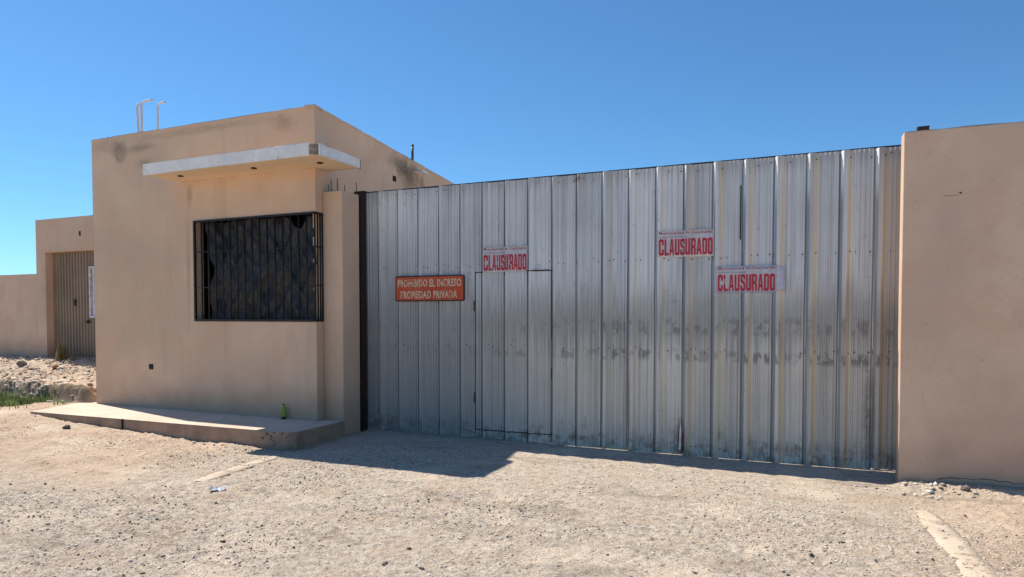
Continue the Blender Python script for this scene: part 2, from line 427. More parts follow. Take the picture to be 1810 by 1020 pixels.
def door_paint():
    m = Mat('brown_corrugated_door_paint')
    c = m.mix(m.ramp(m.noise(2, 5, 0.6), 0.35, 0.7), (0.235, 0.17, 0.12), (0.30, 0.225, 0.16))
    c = m.mix(m.ramp(m.noise(1, 5, 0.6, m.map((30, 30, 0.8))), 0.5, 0.72, 0, 0.5), c, (0.14, 0.10, 0.075))
    return m.fin(c, 0.6, 0.1)
M['door'] = door_paint()
M['white_frame'] = simple('white_window_frame', (0.62, 0.60, 0.62), 0.5)
M['pane'] = simple('pale_dusty_pane', (0.55, 0.52, 0.56), 0.25)
M['grass'] = simple('green_grass', (0.13, 0.175, 0.065), 0.7, 0, 0.5, 4)
M['grass_dry'] = simple('dry_grass', (0.33, 0.27, 0.11), 0.8, 0, 0.3, 6)
M['bottle'] = simple('lime_green_bottle', (0.22, 0.30, 0.02), 0.25, 0, 0.4, 30)
M['bottle_dark'] = simple('dark_bottle_base', (0.02, 0.03, 0.015), 0.3)
for key in ('grass', 'grass_dry'):
    nt = M[key].node_tree; bs = next(n for n in nt.nodes if n.type == 'BSDF_PRINCIPLED'); ou = next(n for n in nt.nodes if n.type == 'OUTPUT_MATERIAL')
    tr = nt.nodes.new('ShaderNodeBsdfTranslucent'); mx = nt.nodes.new('ShaderNodeMixShader'); mx.inputs[0].default_value = 0.5
    nt.links.new(bs.inputs['Base Color'].links[0].from_socket, tr.inputs[0])
    nt.links.new(bs.outputs[0], mx.inputs[1]); nt.links.new(tr.outputs[0], mx.inputs[2]); nt.links.new(mx.outputs[0], ou.inputs[0])
STONES = [simple('pebble_' + n, c, 0.95, 0, 0.2, 25, 0.004) for n, c in
          (('tan', (0.58, 0.48, 0.37)), ('grey', (0.47, 0.42, 0.35)), ('dark', (0.16, 0.13, 0.11)),
           ('pale', (0.66, 0.60, 0.52)), ('brown', (0.33, 0.24, 0.18)))]
M['stone_dark'] = simple('dark_stone', (0.13, 0.105, 0.085), 0.95, 0, 0.35, 30, 0.006)
M['brick'] = simple('old_brick', (0.27, 0.12, 0.075), 0.95, 0, 0.3, 30, 0.006)

# ------------------------------------------------------------------ object helpers
def tag(o, label=None, cat=None, group=None, kind=None):
    if label: o['label'] = label
    if cat: o['category'] = cat
    if group: o['group'] = group
    if kind: o['kind'] = kind
    return o
def thing(name, a, y, z, label, cat, group=None):
    o = bpy.data.objects.new(name, None)
    o.empty_display_size = 0.2
    o.location = W(a, y, z); o.rotation_euler = (0, 0, ROT)
    COL.objects.link(o)
    o['base'] = [a, y, z]
    return tag(o, label, cat, group)
def local_root(o):
    while o.parent: o = o.parent
    return o
def place(me, name, mats, parent):
    o = bpy.data.objects.new(name, me)
    if not isinstance(mats, (list, tuple)): mats = [mats]
    for m in mats: me.materials.append(m)
    if parent is not None: o.parent = parent
    else: o.rotation_euler = (0, 0, ROT)
    COL.objects.link(o)
    return o
def obj(name, bm, mats, parent=None, base=None, smooth=False):
    """bm holds vertices in the facade frame; they are moved to the frame of the thing (base)"""
    if parent is not None: base = tuple(local_root(parent)['base'])
    if base is None: base = (0, 0, 0)
    bmesh.ops.translate(bm, verts=bm.verts, vec=(-base[0], -base[1], -base[2]))
    bmesh.ops.recalc_face_normals(bm, faces=bm.faces)
    me = bpy.data.meshes.new(name)
    bm.to_mesh(me); bm.free()
    if smooth:
        for p in me.polygons: p.use_smooth = True
    o = place(me, name, mats, parent)
    if parent is None: o.location = W(*base)
    return o
def box(bm, x0, x1, y0, y1, z0, z1, mi=0):
    vs = [bm.verts.new((x, y, z)) for z in (z0, z1) for x, y in ((x0, y0), (x1, y0), (x1, y1), (x0, y1))]
    for f in ((0, 3, 2, 1), (4, 5, 6, 7), (0, 1, 5, 4), (1, 2, 6, 5), (2, 3, 7, 6), (3, 0, 4, 7)):
        bm.faces.new([vs[i] for i in f]).material_index = mi
def prism(bm, pts, z0, z1, mi=0):
    """pts: plan outline; z0, z1 numbers or per-point lists"""
    n = len(pts)
    z0 = z0 if hasattr(z0, '__len__') else [z0] * n
    z1 = z1 if hasattr(z1, '__len__') else [z1] * n
    lo = [bm.verts.new((p[0], p[1], z0[i])) for i, p in enumerate(pts)]
    hi = [bm.verts.new((p[0], p[1], z1[i])) for i, p in enumerate(pts)]
    bm.faces.new(lo[::-1]).material_index = mi
    bm.faces.new(hi).material_index = mi
    for i in range(n):
        bm.faces.new((lo[i], lo[(i + 1) % n], hi[(i + 1) % n], hi[i])).material_index = mi
def tube(bm, pts, r, n=10, caps=True, mi=0):
    pts = [Vector(p) for p in pts]
    rs = r if hasattr(r, '__len__') else [r] * len(pts)
    rings = []
    ref = Vector((0, 0, 1))
    for i, p in enumerate(pts):
        d = (pts[min(i + 1, len(pts) - 1)] - pts[max(i - 1, 0)]).normalized()
        s = d.cross(ref)
        if s.length < 0.2: s = d.cross(Vector((0, 1, 0)))
        s.normalize(); t = s.cross(d)
        rings.append([bm.verts.new(p + (s * math.cos(2 * math.pi * k / n) + t * math.sin(2 * math.pi * k / n)) * rs[i]) for k in range(n)])
    for i in range(len(rings) - 1):
        for k in range(n):
            bm.faces.new((rings[i][k], rings[i][(k + 1) % n], rings[i + 1][(k + 1) % n], rings[i + 1][k])).material_index = mi
    if caps:
        bm.faces.new(rings[0][::-1]); bm.faces.new(rings[-1])

# ------------------------------------------------------------------ ground
def axis(segs):
    out = [segs[0][0]]
    for lo, hi, st in segs:
        n = max(1, int(round((hi - lo) / st)))
        out += list(np.linspace(lo, hi, n + 1)[1:])
    return np.array(out)
xs = axis([(-900, -60, 60), (-60, -16, 2.0), (-16, -11.5, 0.12), (-11.5, -7, 0.035), (-7, 6.2, 0.018), (6.2, 9, 0.06), (9, 20, 0.5), (20, 60, 4), (60, 900, 60)])
ys = axis([(-600, -30, 60), (-30, -2, 2.0), (-2, 2.2, 0.08), (2.2, 8.2, 0.015), (8.2, 14.8, 0.028), (14.8, 22, 0.3), (22, 60, 3), (60, 900, 60)])
GX, GY = np.meshgrid(xs, ys)
GZ = terrain(GX, GY)
nx, ny = len(xs), len(ys)
co = np.stack([GX.ravel(), GY.ravel(), GZ.ravel()], 1).astype(np.float32)
idx = np.arange(nx * ny).reshape(ny, nx)
q = np.stack([idx[:-1, :-1].ravel(), idx[:-1, 1:].ravel(), idx[1:, 1:].ravel(), idx[1:, :-1].ravel()], 1).astype(np.int32)
def mesh_np(name, co, faces):
    me = bpy.data.meshes.new(name)
    me.vertices.add(len(co)); me.vertices.foreach_set('co', np.ascontiguousarray(co, np.float32).ravel())
    k = faces.shape[1]
    me.loops.add(faces.size); me.loops.foreach_set('vertex_index', np.ascontiguousarray(faces, np.int32).ravel())
    me.polygons.add(len(faces)); me.polygons.foreach_set('loop_start', np.arange(0, faces.size, k, dtype=np.int32))
    me.polygons.foreach_set('loop_total', np.full(len(faces), k, np.int32))
    me.update(calc_edges=True)
    return me
gm = mesh_np('ground', co, q)
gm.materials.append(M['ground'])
gm.polygons.foreach_set('use_smooth', np.ones(len(q), bool))
ground = bpy.data.objects.new('ground', gm)
COL.objects.link(ground)
tag(ground, 'dry tan stony dirt in front of the gate and walls', kind='structure')

# ------------------------------------------------------------------ slab (raised pavement round the guard house)
bm = bmesh.new()
SK = -0.168                                            # the side walls run back askew
top = 0.20
N = 46
fl, fr = (-4.25, -0.95), (0.32, -0.82)
front = []
for i in range(N + 1):
    t = i / N
    front.append((fl[0] + (fr[0] - fl[0]) * t, fl[1] + (fr[1] - fl[1]) * t + (random.uniform(-.004, .004) if 0 < i < N else 0)))
# worn, broken right-hand corner
front[-1] = (fr[0] - 0.055, fr[1] + 0.004)
back = [(0.325, fr[1] + 0.07), (0.315, -0.45), (0.30, 0.160), (0.0, 0.160), (0.0, 0.004), (-0.01, 0.004), (-4.22, 0.004), (-4.24, 0.20), (-4.70, 0.33)]
pts = front + back
prism(bm, pts, -0.25, top)
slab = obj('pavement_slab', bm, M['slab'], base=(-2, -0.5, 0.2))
tag(slab, 'raised concrete pavement strip under the guard house with sunlit top', kind='structure')
# crumbled patch on the corner of the slab
bm = bmesh.new()
for i in range(46):
    aa = random.uniform(0.0, 0.335); 
    if random.random() < 0.5: px, py = random.uniform(-0.12, 0.30), -0.82 - random.uniform(0.0, 0.012) - 0.014 * random.random()
    else: px, py = 0.32 + random.uniform(-0.01, 0.01), random.uniform(-0.83, -0.60)
    pz = random.uniform(0.0, 0.195)
    r = random.uniform(0.008, 0.022)
    mm = Matrix.Translation((px, py, pz)) @ Matrix.Rotation(random.uniform(0, 6), 4, Vector((random.random(), random.random(), 1)).normalized()) @ Matrix.Diagonal((r, r * 0.7, r * 0.6, 1))
    bmesh.ops.create_icosphere(bm, subdivisions=1, radius=1, matrix=mm)
o = obj('broken_corner', bm, M['broken'], None, base=(0.3, -0.8, 0))
o.parent = slab; o.matrix_parent_inverse = slab.matrix_world.inverted() if False else Matrix.Identity(4)
o.location = (0.3 + 2, -0.8 + 0.5, -0.2); o.rotation_euler = (0, 0, 0)
tag(o, 'crumbled patch of bare aggregate at the corner', kind='stuff')
# expansion joint
bm = bmesh.new(); box(bm, -2.425, -2.411, -0.915, -0.893, 0.0, 0.203)
o = obj('joint', bm, M['hole'], None, base=(-2, -0.5, 0.2)); o.parent = slab; o.location = (0, 0, 0); o.rotation_euler = (0, 0, 0)

# ------------------------------------------------------------------ buried curbs either side of the driveway
def curb(pts, wid, label):
    bm = bmesh.new()
    L = []; Rr = []
    n = 40
    for i in range(n + 1):
        t = i / n
        x = pts[0][0] + (pts[1][0] - pts[0][0]) * t; y = pts[0][1] + (pts[1][1] - pts[0][1]) * t
        w = wid * 0.5 * (0.45 + 0.55 * min(1, t * 6 + 0.1)) * min(1, (1 - t) * 9 + 0.6)
        L.append((x - w + random.uniform(-.016, .016), y)); Rr.append((x + w + random.uniform(-.016, .016), y))
    top = []
    for (lx, ly), (rx, ry) in zip(L, Rr):
        row = []
        for k, f in enumerate((0, .05, .35, .65, .95, 1)):
            X = lx + (rx - lx) * f; Y = ly + (ry - ly) * f
            z = float(terrain(np.array([X]), np.array([Y]), False)[0]) + (0.017 if 0 < k < 5 else -0.02) - 0.012 * max(0, 1 - t * 9) - 0.012 * max(0, 1 - (1 - t) * 9)
            row.append(bm.verts.new((X, Y, z)))
        top.append(row)
    for i in range(n):
        for k in range(5):
            bm.faces.new((top[i][k], top[i][k + 1], top[i + 1][k + 1], top[i + 1][k]))
    bmesh.ops.recalc_face_normals(bm, faces=bm.faces)
    me = bpy.data.meshes.new('driveway_curb'); bm.to_mesh(me); bm.free()
    for p in me.polygons: p.use_smooth = True
    me.materials.append(M['curb'])
    o = bpy.data.objects.new('driveway_curb', me); COL.objects.link(o)
    tag(o, label, kind='structure')
curb(((3.27, 5.36), (2.45, 3.0)), 0.21, 'pale concrete curb strip buried in the dirt below the right wall')
curb(((-2.57, 7.45), (-2.93, 6.3)), 0.16, 'short pale concrete curb strip buried in the dirt below the slab corner')

# ------------------------------------------------------------------ guard house
HZ = 4.19; HL = -4.23; HD = 8.0
WL, WZ0, WZ1, WS = -2.13, 1.465, 2.86, 0.165           # window opening: left end, sill, head, return on the side
T = 0.16
house = thing('guard_house', -2.1, 0.0, 0.0, 'flat roofed tan plaster guard house with barred corner window and canopy', 'guard house')
bm = bmesh.new()
def sx(y, off=0.0): return SK * y + off
prism(bm, [(HL, 0), (WL, 0), (WL, T), (HL + T, T), ], 0.0, HZ)                       # left of the window
prism(bm, [(WL, 0), (0, 0), (sx(WS), WS), (sx(WS) - T, WS), (-T, T), (WL, T)], 0.0, WZ0)    # below
prism(bm, [(WL, 0), (0, 0), (sx(WS), WS), (sx(WS) - T, WS), (-T, T), (WL, T)], WZ1, HZ)     # above
obj('front_wall', bm, M['plaster'], house)
bm = bmesh.new()
prism(bm, [(sx(WS), WS), (sx(HD), HD), (sx(HD) - T, HD), (sx(WS) - T, WS)], 0.0, HZ)
obj('side_wall', bm, M['plaster_side'], house)
bm = bmesh.new()
prism(bm, [(HL, 0), (HL + T, T), (HL + sx(HD) + T, HD), (HL + sx(HD), HD)], 0.0, HZ)
obj('side_wall', bm, M['plaster'], house)
bm = bmesh.new()
prism(bm, [(HL + sx(HD) + T, HD - T), (sx(HD) - T, HD - T), (sx(HD) - T, HD), (HL + sx(HD) + T, HD)], 0.0, HZ)
obj('back_wall', bm, M['plaster'], house)
bm = bmesh.new()
prism(bm, [(HL + T, T), (-T, T), (sx(HD) - T, HD - T), (HL + sx(HD) + T, HD - T)], 3.55, 3.75)
obj('roof', bm, M['slab'], house)
bm = bmesh.new()                                        # inner partition so that the room behind the window is closed and dim
prism(bm, [(HL + T, 3.0), (sx(3) - T, 3.0), (sx(3) - T, 3.1), (HL + T, 3.1)], 0.0, 3.55)
prism(bm, [(HL + T, T), (-T, T), (sx(3) - T, 3.0), (HL + T, 3.0)], 0.02, 0.12)
obj('inner_wall', bm, M['room'], house)

# uneven mortar capping along the parapets
def capping(p, qq, n, w):
    bm = bmesh.new(); p = Vector(p); qq = Vector(qq); d = (qq - p).normalized(); nn = Vector((-d.y, d.x))
    L_ = []; B_ = []; zt = []
    rr = random.Random(n)
    for i in range(n + 1):
        c_ = p + (qq - p) * i / n
        L_.append(tuple(c_ - nn * (0.0025 + rr.uniform(0, .002)))); B_.append(tuple(c_ + nn * w))
        zt.append(HZ + .004 + 0.010 * float(vnoise(i * 0.23 + n, 3.3, 70)) + rr.uniform(-.0025, .0025) - (0.012 if rr.random() < .05 else 0))
    prism(bm, L_ + B_[::-1], [HZ - .03] * (n + 1) + [HZ - .03] * (n + 1), zt + zt[::-1])
    return bm
obj('parapet_cap', capping((HL - .002, 0), (-0.001, 0), 90, T - .01), M['plaster'], house)
obj('parapet_cap', capping((0.0025, 0.0), (sx(HD), HD), 150, T - .01), M['plaster_side'], house)
# canopy
CZ0, CZ1 = 3.41, 3.542
bm = bmesh.new()
prism(bm, [(-2.36, -0.54), (0.40, -0.54), (0.475, -0.48), (0.475, 0.27), (-0.04, 0.27), (0.004, -0.004), (-2.36, -0.004)], CZ0, CZ1 - 0.012)
canopy = obj('canopy', bm, M['soffit'], house)
bm = bmesh.new()
pf = []
n = 40
zt = []; zb = []
for i in range(n + 1):
    t = i / n
    pf.append((-2.37 + t * 2.75, -0.57)); zt.append(CZ1 + 0.01 + random.uniform(-.003, .003)); zb.append(CZ0 - 0.006 + random.uniform(-.003, .003) + 0.012 * max(0, t - 0.9) * 10)
pts = pf + [(0.38, -0.541), (-2.37, -0.541)]
prism(bm, pts, zb + [CZ0 - 0.004, CZ0 - 0.004], zt + [CZ1 + 0.01, CZ1 + 0.01])
prism(bm, [(-2.39, -0.57), (-2.361, -0.57), (-2.361, -0.004), (-2.39, -0.004)][::1], CZ0 - 0.004, CZ1 + 0.01)
obj('fascia', bm, M['fascia'], canopy)
bm = bmesh.new()
m_ = 24; A = []; zt = []; zb = []
for i in range(m_ + 1):
    t = i / m_
    A.append((0.50 + random.uniform(-.003, .003), -0.51 + t * 0.76))
    zt.append(CZ1 + 0.01 - (0.02 + random.uniform(-.006, .006)) * (t > .1) - 0.012 * t)
    zb.append(CZ0 + 0.0 + 0.035 * max(0, math.sin(t * 3.4 + .2)) + random.uniform(-.006, .006))
prism(bm, A + [(0.476, 0.25), (0.476, -0.51)], zb + [CZ0, CZ0], zt + [CZ1 - .01, CZ1])
obj('side_fascia', bm, M['fascia'], canopy)
bm = bmesh.new()                                        # bare concrete where the corner has broken off
prism(bm, [(0.385, -0.555), (0.41, -0.54), (0.485, -0.492), (0.487, -0.47), (0.477, -0.46), (0.477, -0.48), (0.40, -0.542)], CZ0 + 0.01, CZ1)
box(bm, 0.4765, 0.495, 0.252, 0.276, CZ0 - 0.01, CZ1 - 0.03)
for i in range(18):
    t = random.random()
    mm = Matrix.Translation((0.487, -0.44 + 0.7 * t, CZ0 + 0.012)) @ Matrix.Rotation(random.uniform(0, 6), 4, 'Y') @ Matrix.Diagonal((0.010, 0.02, 0.010, 1))
    bmesh.ops.create_icosphere(bm, subdivisions=1, radius=1, matrix=mm)
tag(obj('broken_edge', bm, M['broken'], canopy), kind='stuff')
for (la, ly) in ((-1.98, -0.33), (-0.72, -0.30), (0.24, -0.2)):
    bm = bmesh.new()
    bmesh.ops.create_cone(bm, cap_ends=True, segments=20, radius1=0.036, radius2=0.036, depth=0.012, matrix=Matrix.Translation((la, ly, CZ0 - 0.006)))
    obj('lamp_hole', bm, M['hole'], canopy)

# small openings in the wall
def wall_hole(parent, a, y, z, w, h, side=False, d=0.006):
    bm = bmesh.new()
    if side: box(bm, a - 0.002, a + d, y - w / 2, y + w / 2, z - h / 2, z + h / 2)
    else: box(bm, a - w / 2, a + w / 2, y - d, y + 0.002, z - h / 2, z + h / 2)
    obj('socket_hole', bm, M['hole'], parent)
wall_hole(house, -3.02, 0.0, 0.80, 0.085, 0.075)
wall_hole(house, -2.55, 0.0, 3.66, 0.05, 0.04)
wall_hole(house, sx(2.335), 2.335, 3.73, 0.14, 0.085, side=True)
bm = bmesh.new(); box(bm, -3.055, -2.985, -0.012, -0.0065, 0.765, 0.79)
obj('cover_plate', bm, M['brown_steel'], house)
# scupper ledge high on the side wall
bm = bmesh.new()
ya = 3.30
prism(bm, [(sx(ya - .13) - .02, ya - .13), (sx(ya - .13) + .17, ya - .13), (sx(ya + .13) + .17, ya + .13), (sx(ya + .13) - .02, ya + .13)], 4.0, 4.03)
obj('scupper', bm, M['fascia'], house)

# corner window: frame, bars, plastic
window = None
bm = bmesh.new()
f = 0.028
g = 0.02                                                # set-back of the cage from the wall face
def strip(bm, p, qq, z0, z1, th=0.024):
    p = Vector((p[0], p[1], 0)); qq = Vector((qq[0], qq[1], 0))
    d = (qq - p).normalized(); nn = Vector((-d.y, d.x, 0)) * th / 2
    prism(bm, [tuple((p - nn)[:2]), tuple((qq - nn)[:2]), tuple((qq + nn)[:2]), tuple((p + nn)[:2])], z0, z1)
cor = (-0.012, -0.004)
lf = (WL + 0.004, -0.004)
rb = (sx(WS) - 0.0, WS - 0.004)
strip(bm, lf, cor, WZ0 + 0.002, WZ0 + f)
strip(bm, lf, cor, WZ1 - f, WZ1 - 0.002)
strip(bm, cor, rb, WZ0 + 0.003, WZ0 + f + .001)
strip(bm, cor, rb, WZ1 - f - .001, WZ1 - 0.003)
box(bm, WL + 0.003, WL + 0.003 + f, -0.016, 0.010, WZ0 + f + .001, WZ1 - f - .001)
window = obj('window', bm, M['dark_steel'], house)
tag(window, 'barred window wrapping the corner, lined with black plastic')
def bar(a, y, r=0.012):
    bm = bmesh.new(); tube(bm, [(a, y, WZ0 + f * .5), (a, y, WZ1 - f * .5)], r, 8)
    return obj('bar', bm, M['dark_steel'], window, smooth=True)
nb = 16
for i in range(1, nb):
    bar(WL + 0.02 + (cor[0] - WL - 0.02) * i / nb, -0.004)
bar(cor[0], cor[1], 0.011)
for t in (0.35, 0.68, 0.97): bar(cor[0] + (rb[0] - cor[0]) * t, cor[1] + (rb[1] - cor[1]) * t)
for z in (1.93, 2.42):
    bm = bmesh.new()
    strip(bm, lf, cor, z - .006, z + .006, 0.012); strip(bm, cor, rb, z - .007, z + .007, 0.011)
    obj('cross_bar', bm, M['dark_steel'], window)
# creased plastic sheet just behind the cage, turning the corner
nu, nv = 170, 90
bm = bmesh.new()
path = [(WL + 0.13, 0.13), (-0.14, 0.13), (-0.16, 0.33)]
L1 = path[1][0] - path[0][0]; L2 = 0.22; LT = L1 + L2
uu = np.linspace(0, LT, nu); vv = np.linspace(WZ0 + 0.004, WZ1 - 0.004, nv)
U, V = np.meshgrid(uu, vv)
fold = 0.12 * vnoise(U * 3.1 + V * 1.9, V * 1.0, 41) + 0.06 * vnoise(U * 8 - V * 5, V * 2.4, 42) + 0.015 * vnoise(U * 24 + V * 4, V * 5, 43)
fold += 0.09 * np.abs(vnoise(U * 7 + V * 5, V * 1.0 - U * 2, 44))
vs = [[None] * nu for _ in range(nv)]
for j in range(nv):
    for i in range(nu):
        u = uu[i]; d = fold[j, i] * 1.25
        if u < L1: p = (path[0][0] + u, 0.13 + d, vv[j])
        else:
            t = (u - L1) / L2
            p = (-0.14 - 0.02 * t - d, 0.13 + 0.2 * t + d * (1 - t), vv[j])
        vs[j][i] = bm.verts.new(p)
for j in range(nv - 1):
    for i in range(nu - 1):
        if vv[j] > 2.85 - 0.16 * float(sstep((uu[i] - 1.35) / .25) * sstep((1.78 - uu[i]) / .15)) - 0.03 * (0.5 + float(vnoise(uu[i] * 6, 1.7, 45))): continue       # torn, sagging away at the top right
        bm.faces.new((vs[j][i], vs[j][i + 1], vs[j + 1][i + 1], vs[j + 1][i]))
obj('plastic_sheet', bm, M['plastic'], window, smooth=True)

# bent conduits on the parapet, dark vent pipe: things that stand on the house
def bent_pipe(a, y, ztop, reach, label, lean=0.0, r=0.016):
    t = thing('bent_conduit', a, y, HZ, label, 'conduit pipe', 'bent white conduits on the roof edge')
    bm = bmesh.new()
    pts = [(a, y, HZ - 0.15), (a + lean * .5, y, HZ + .2), (a + lean, y, ztop - 0.05), (a + lean + 0.012, y, ztop - 0.015), (a + lean + 0.045, y, ztop), (a + lean + reach * .6, y - .01, ztop + 0.002), (a + lean + reach, y - .02, ztop - 0.012)]
    tube(bm, pts, r, 8)
    obj('pipe', bm, M['pipe_white'], t, smooth=True)
    return t
bent_pipe(-3.325, 0.10, 4.645, 0.04, 'short straight white conduit at the left of the bent pipes on the roof edge', -0.03)
bent_pipe(-3.285, 0.12, 4.675, 0.26, 'tall white conduit bent to the right on the roof edge')
bent_pipe(-2.95, 0.12, 4.61, 0.18, 'shorter white conduit bent to the right, nearer the middle of the roof edge', 0.0, 0.014)
t = thing('vent_pipe', sx(3.17) - .03, 3.17, HZ, 'thin dark upright pipe on the sloping-looking side parapet above the gate', 'pipe')
t['label'] = 'thin dark upright pipe on the side parapet above the gate'
bm = bmesh.new(); tube(bm, [(sx(3.17) - .03, 3.17, HZ - .1), (sx(3.17) - .03, 3.17, 4.46)], 0.022, 12)
obj('pipe', bm, M['pipe_dark'], t, smooth=True)
bm = bmesh.new(); tube(bm, [(sx(3.17) - .03, 3.17, 4.44), (sx(3.17) - .03, 3.17, 4.475)], 0.027, 12)
obj('collar', bm, M['pipe_dark'], t, smooth=True)

# ------------------------------------------------------------------ gate pillar beside the guard house
pil = thing('gate_pillar', 0.13, 0.35, 0.0, 'tan plaster pillar with rusty rebar on top between guard house and gate', 'pillar')
bm = bmesh.new()
prism(bm, [(sx(.167) + .003, 0.167), (0.265, 0.167), (0.276, 0.178), (0.276, 0.52), (sx(.52) + .003, 0.52)], 0.0, 3.13)
obj('column', bm, M['plaster'], pil)
bm = bmesh.new(); box(bm, 0.02, 0.18, 0.20, 0.36, 3.131, 3.143)
obj('bare_top', bm, M['broken'], pil)
for (ra, ry, h) in ((0.035, 0.21, .10), (0.07, 0.22, .17), (0.105, 0.30, .12), (0.17, 0.22, .17), (0.235, 0.28, .09), (0.262, 0.49, .16)):
    bm = bmesh.new(); tube(bm, [(ra, ry, 3.0), (ra + .003, ry, 3.13 + h * .5), (ra - .002, ry, 3.13 + h)], 0.006, 6)
    obj('rebar', bm, M['rebar'], pil, smooth=True)

post = thing('gate_post', 0.24, 0.61, 0.0, 'dark brown steel gate post in the gap beside the tan pillar', 'gate post')
bm = bmesh.new(); box(bm, 0.17, 0.285, 0.555, 0.665, 0.0, 3.17)
obj('upright', bm, M['brown_steel'], post)
bm = bmesh.new(); box(bm, 0.165, 0.33, 0.57, 0.65, 3.171, 3.19)
obj('top_bracket', bm, M['brown_steel'], post)

# ------------------------------------------------------------------ corrugated gate
gate = thing('sliding_gate', 3.4, 0.71, 0.0, 'long grey corrugated sheet metal gate between the guard house and the right wall', 'gate')
P = 0.3077; A0 = 2.918 - 9 * P
GY0 = 0.71                                              # pan plane; ribs stand towards the camera
prof = [(0.0, -0.012), (0.026, 0.042), (0.062, 0.042), (0.096, 0.002)]
for s0 in (0.118, 0.160, 0.202, 0.244):
    prof += [(s0, 0.0), (s0 + 0.006, 0.010), (s0 + 0.018, 0.010), (s0 + 0.025, 0.0)]
prof += [(0.291, 0.0), (0.296, -0.012), (P, -0.012)]
def rib(aa):
    s = (aa - A0) % P
    for (s0, h0), (s1, h1) in zip(prof, prof[1:]):
        if s0 <= s <= s1: return h0 + (h1 - h0) * (s - s0) / max(1e-9, s1 - s0)
    return 0.0
def panel(a0, a1, z0, z1, parent, name='panel', dy=0.0, lean=0.0):
    pts = [a0 + 1e-6] + [A0 + k * P + s for k in range(-2, 24) for s, h in prof[:-1] if a0 + 1e-4 < A0 + k * P + s < a1 - 2e-3] + [a1 - 1e-6]
    bm = bmesh.new()
    fr = []; bk = []
    nz = 14
    seed = random.random() * 50
    if parent is gate: a1 += 0.0015
    for aa in pts:
        h = rib(aa)
        if abs(aa - a1) < 1e-4: h = rib(a1 - 0.0016)
        if abs(aa - a0) < 1e-4: h = rib(a0 + 1e-5)
        col = []
        for j in range(nz + 1):
            z = z0 + (z1 - z0) * j / nz
            wob = 0.0035 * math.sin(seed + z * 2.3) + 0.002 * math.sin(seed * 2 + z * 5.1)
            col.append(bm.verts.new((aa + 0.0015 * math.sin(seed + z * 1.7) * (1 if 0.001 < (aa - a0) else 0), GY0 - h - dy - wob * 0.5 - lean * (z - 1.5), z)))
        fr.append(col)
        col = [bm.verts.new((v.co.x, v.co.y + 0.0012, v.co.z)) for v in col]
        bk.append(col)
    for i in range(len(fr) - 1):
        for j in range(nz):
            bm.faces.new((fr[i][j], fr[i + 1][j], fr[i + 1][j + 1], fr[i][j + 1]))
            bm.faces.new((bk[i][j], bk[i][j + 1], bk[i + 1][j + 1], bk[i + 1][j]))
        for arr in (0, nz):
            bm.faces.new((fr[i][arr], bk[i][arr], bk[i + 1][arr], fr[i + 1][arr]))
    for c0, c1 in ((fr[0], bk[0]), (fr[-1], bk[-1])):
        for j in range(nz): bm.faces.new((c0[j], c0[j + 1], c1[j + 1], c1[j]))
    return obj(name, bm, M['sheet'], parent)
DA0, DA1, DZ0, DZ1 = 1.90, 2.94, 0.125, 2.075
GT = 3.185
door = None
bm = bmesh.new()                                        # frame of the small door set in the gate
box(bm, DA0 + .01, DA0 + .05, GY0 + .006, GY0 + .036, DZ0, DZ1)
box(bm, DA1 - .05, DA1 - .01, GY0 + .006, GY0 + .036, DZ0, DZ1)
box(bm, DA0 + .051, DA1 - .051, GY0 + .006, GY0 + .036, DZ1 - .04, DZ1)
box(bm, DA0 + .051, DA1 - .051, GY0 + .006, GY0 + .036, DZ0, DZ0 + .04)
door = obj('pedestrian_door', bm, M['top_rail'], gate)
for k in range(-1, 22):
    a0 = A0 + k * P; a1 = a0 + P
    a0 = max(a0, 0.21)
    if a1 <= a0: continue
    zt = GT + random.uniform(-0.006, 0.004); zb = 0.016 + random.uniform(-0.014, 0.014)
    lean = random.uniform(-0.0012, 0.0012)
    if a1 <= DA0 or a0 >= DA1: panel(a0, a1, zb, zt, gate, lean=lean); continue
    if a0 < DA0: panel(a0, DA0 - .007, zb, zt, gate, lean=lean)
    if a1 > DA1: panel(DA1 + .004, a1, zb, zt, gate, lean=lean)
    c0, c1 = max(a0, DA0), min(a1, DA1)
    panel(c0, c1, DZ1 + .012, zt, gate, lean=lean)
    panel(c0, c1, zb, DZ0 - .014, gate, lean=lean)
    panel(c0 + (.009 if c0 == DA0 else 0), c1 - (.006 if c1 == DA1 else 0), DZ0, DZ1, door, dy=0.004 + 0.003 * random.random())
bm = bmesh.new()
box(bm, 0.2, 7.3, GY0 + .040, GY0 + .085, GT - 0.05, GT + 0.024)
obj('top_rail', bm, M['top_rail'], gate)
bm = bmesh.new(); box(bm, 0.2, 7.3, GY0 + .040, GY0 + .085, 1.15, 1.20); box(bm, 0.2, 7.3, GY0 + .040, GY0 + .085, 2.15, 2.20)
obj('cross_rail', bm, M['top_rail'], gate)
bm = bmesh.new(); box(bm, DA0 + .036, DA1 - .036, GY0 + .037, GY0 + .0395, DZ1 - .03, DZ1 + .05)
box(bm, DA0 + .036, DA1 - .036, GY0 + .037, GY0 + .0395, DZ0 - .04, DZ0 + .03)
tag(obj('seam_backing', bm, M['brown_steel'], gate), kind='stuff')  # strips added behind the door seams to stop sun leaking through
bm = bmesh.new(); box(bm, 0.2, 7.3, GY0 + .040, GY0 + .085, 0.06, 0.12)
obj('bottom_rail', bm, M['top_rail'], gate)
for aa in (DA0 + 0.0, DA1 + 0.0):
    bm = bmesh.new(); box(bm, aa - .035, aa + .035, GY0 + .037, GY0 + .0395, 0.04, GT - .051)  # widened to keep sun out of the side seams
    obj('door_stile', bm, M['brown_steel'], gate)
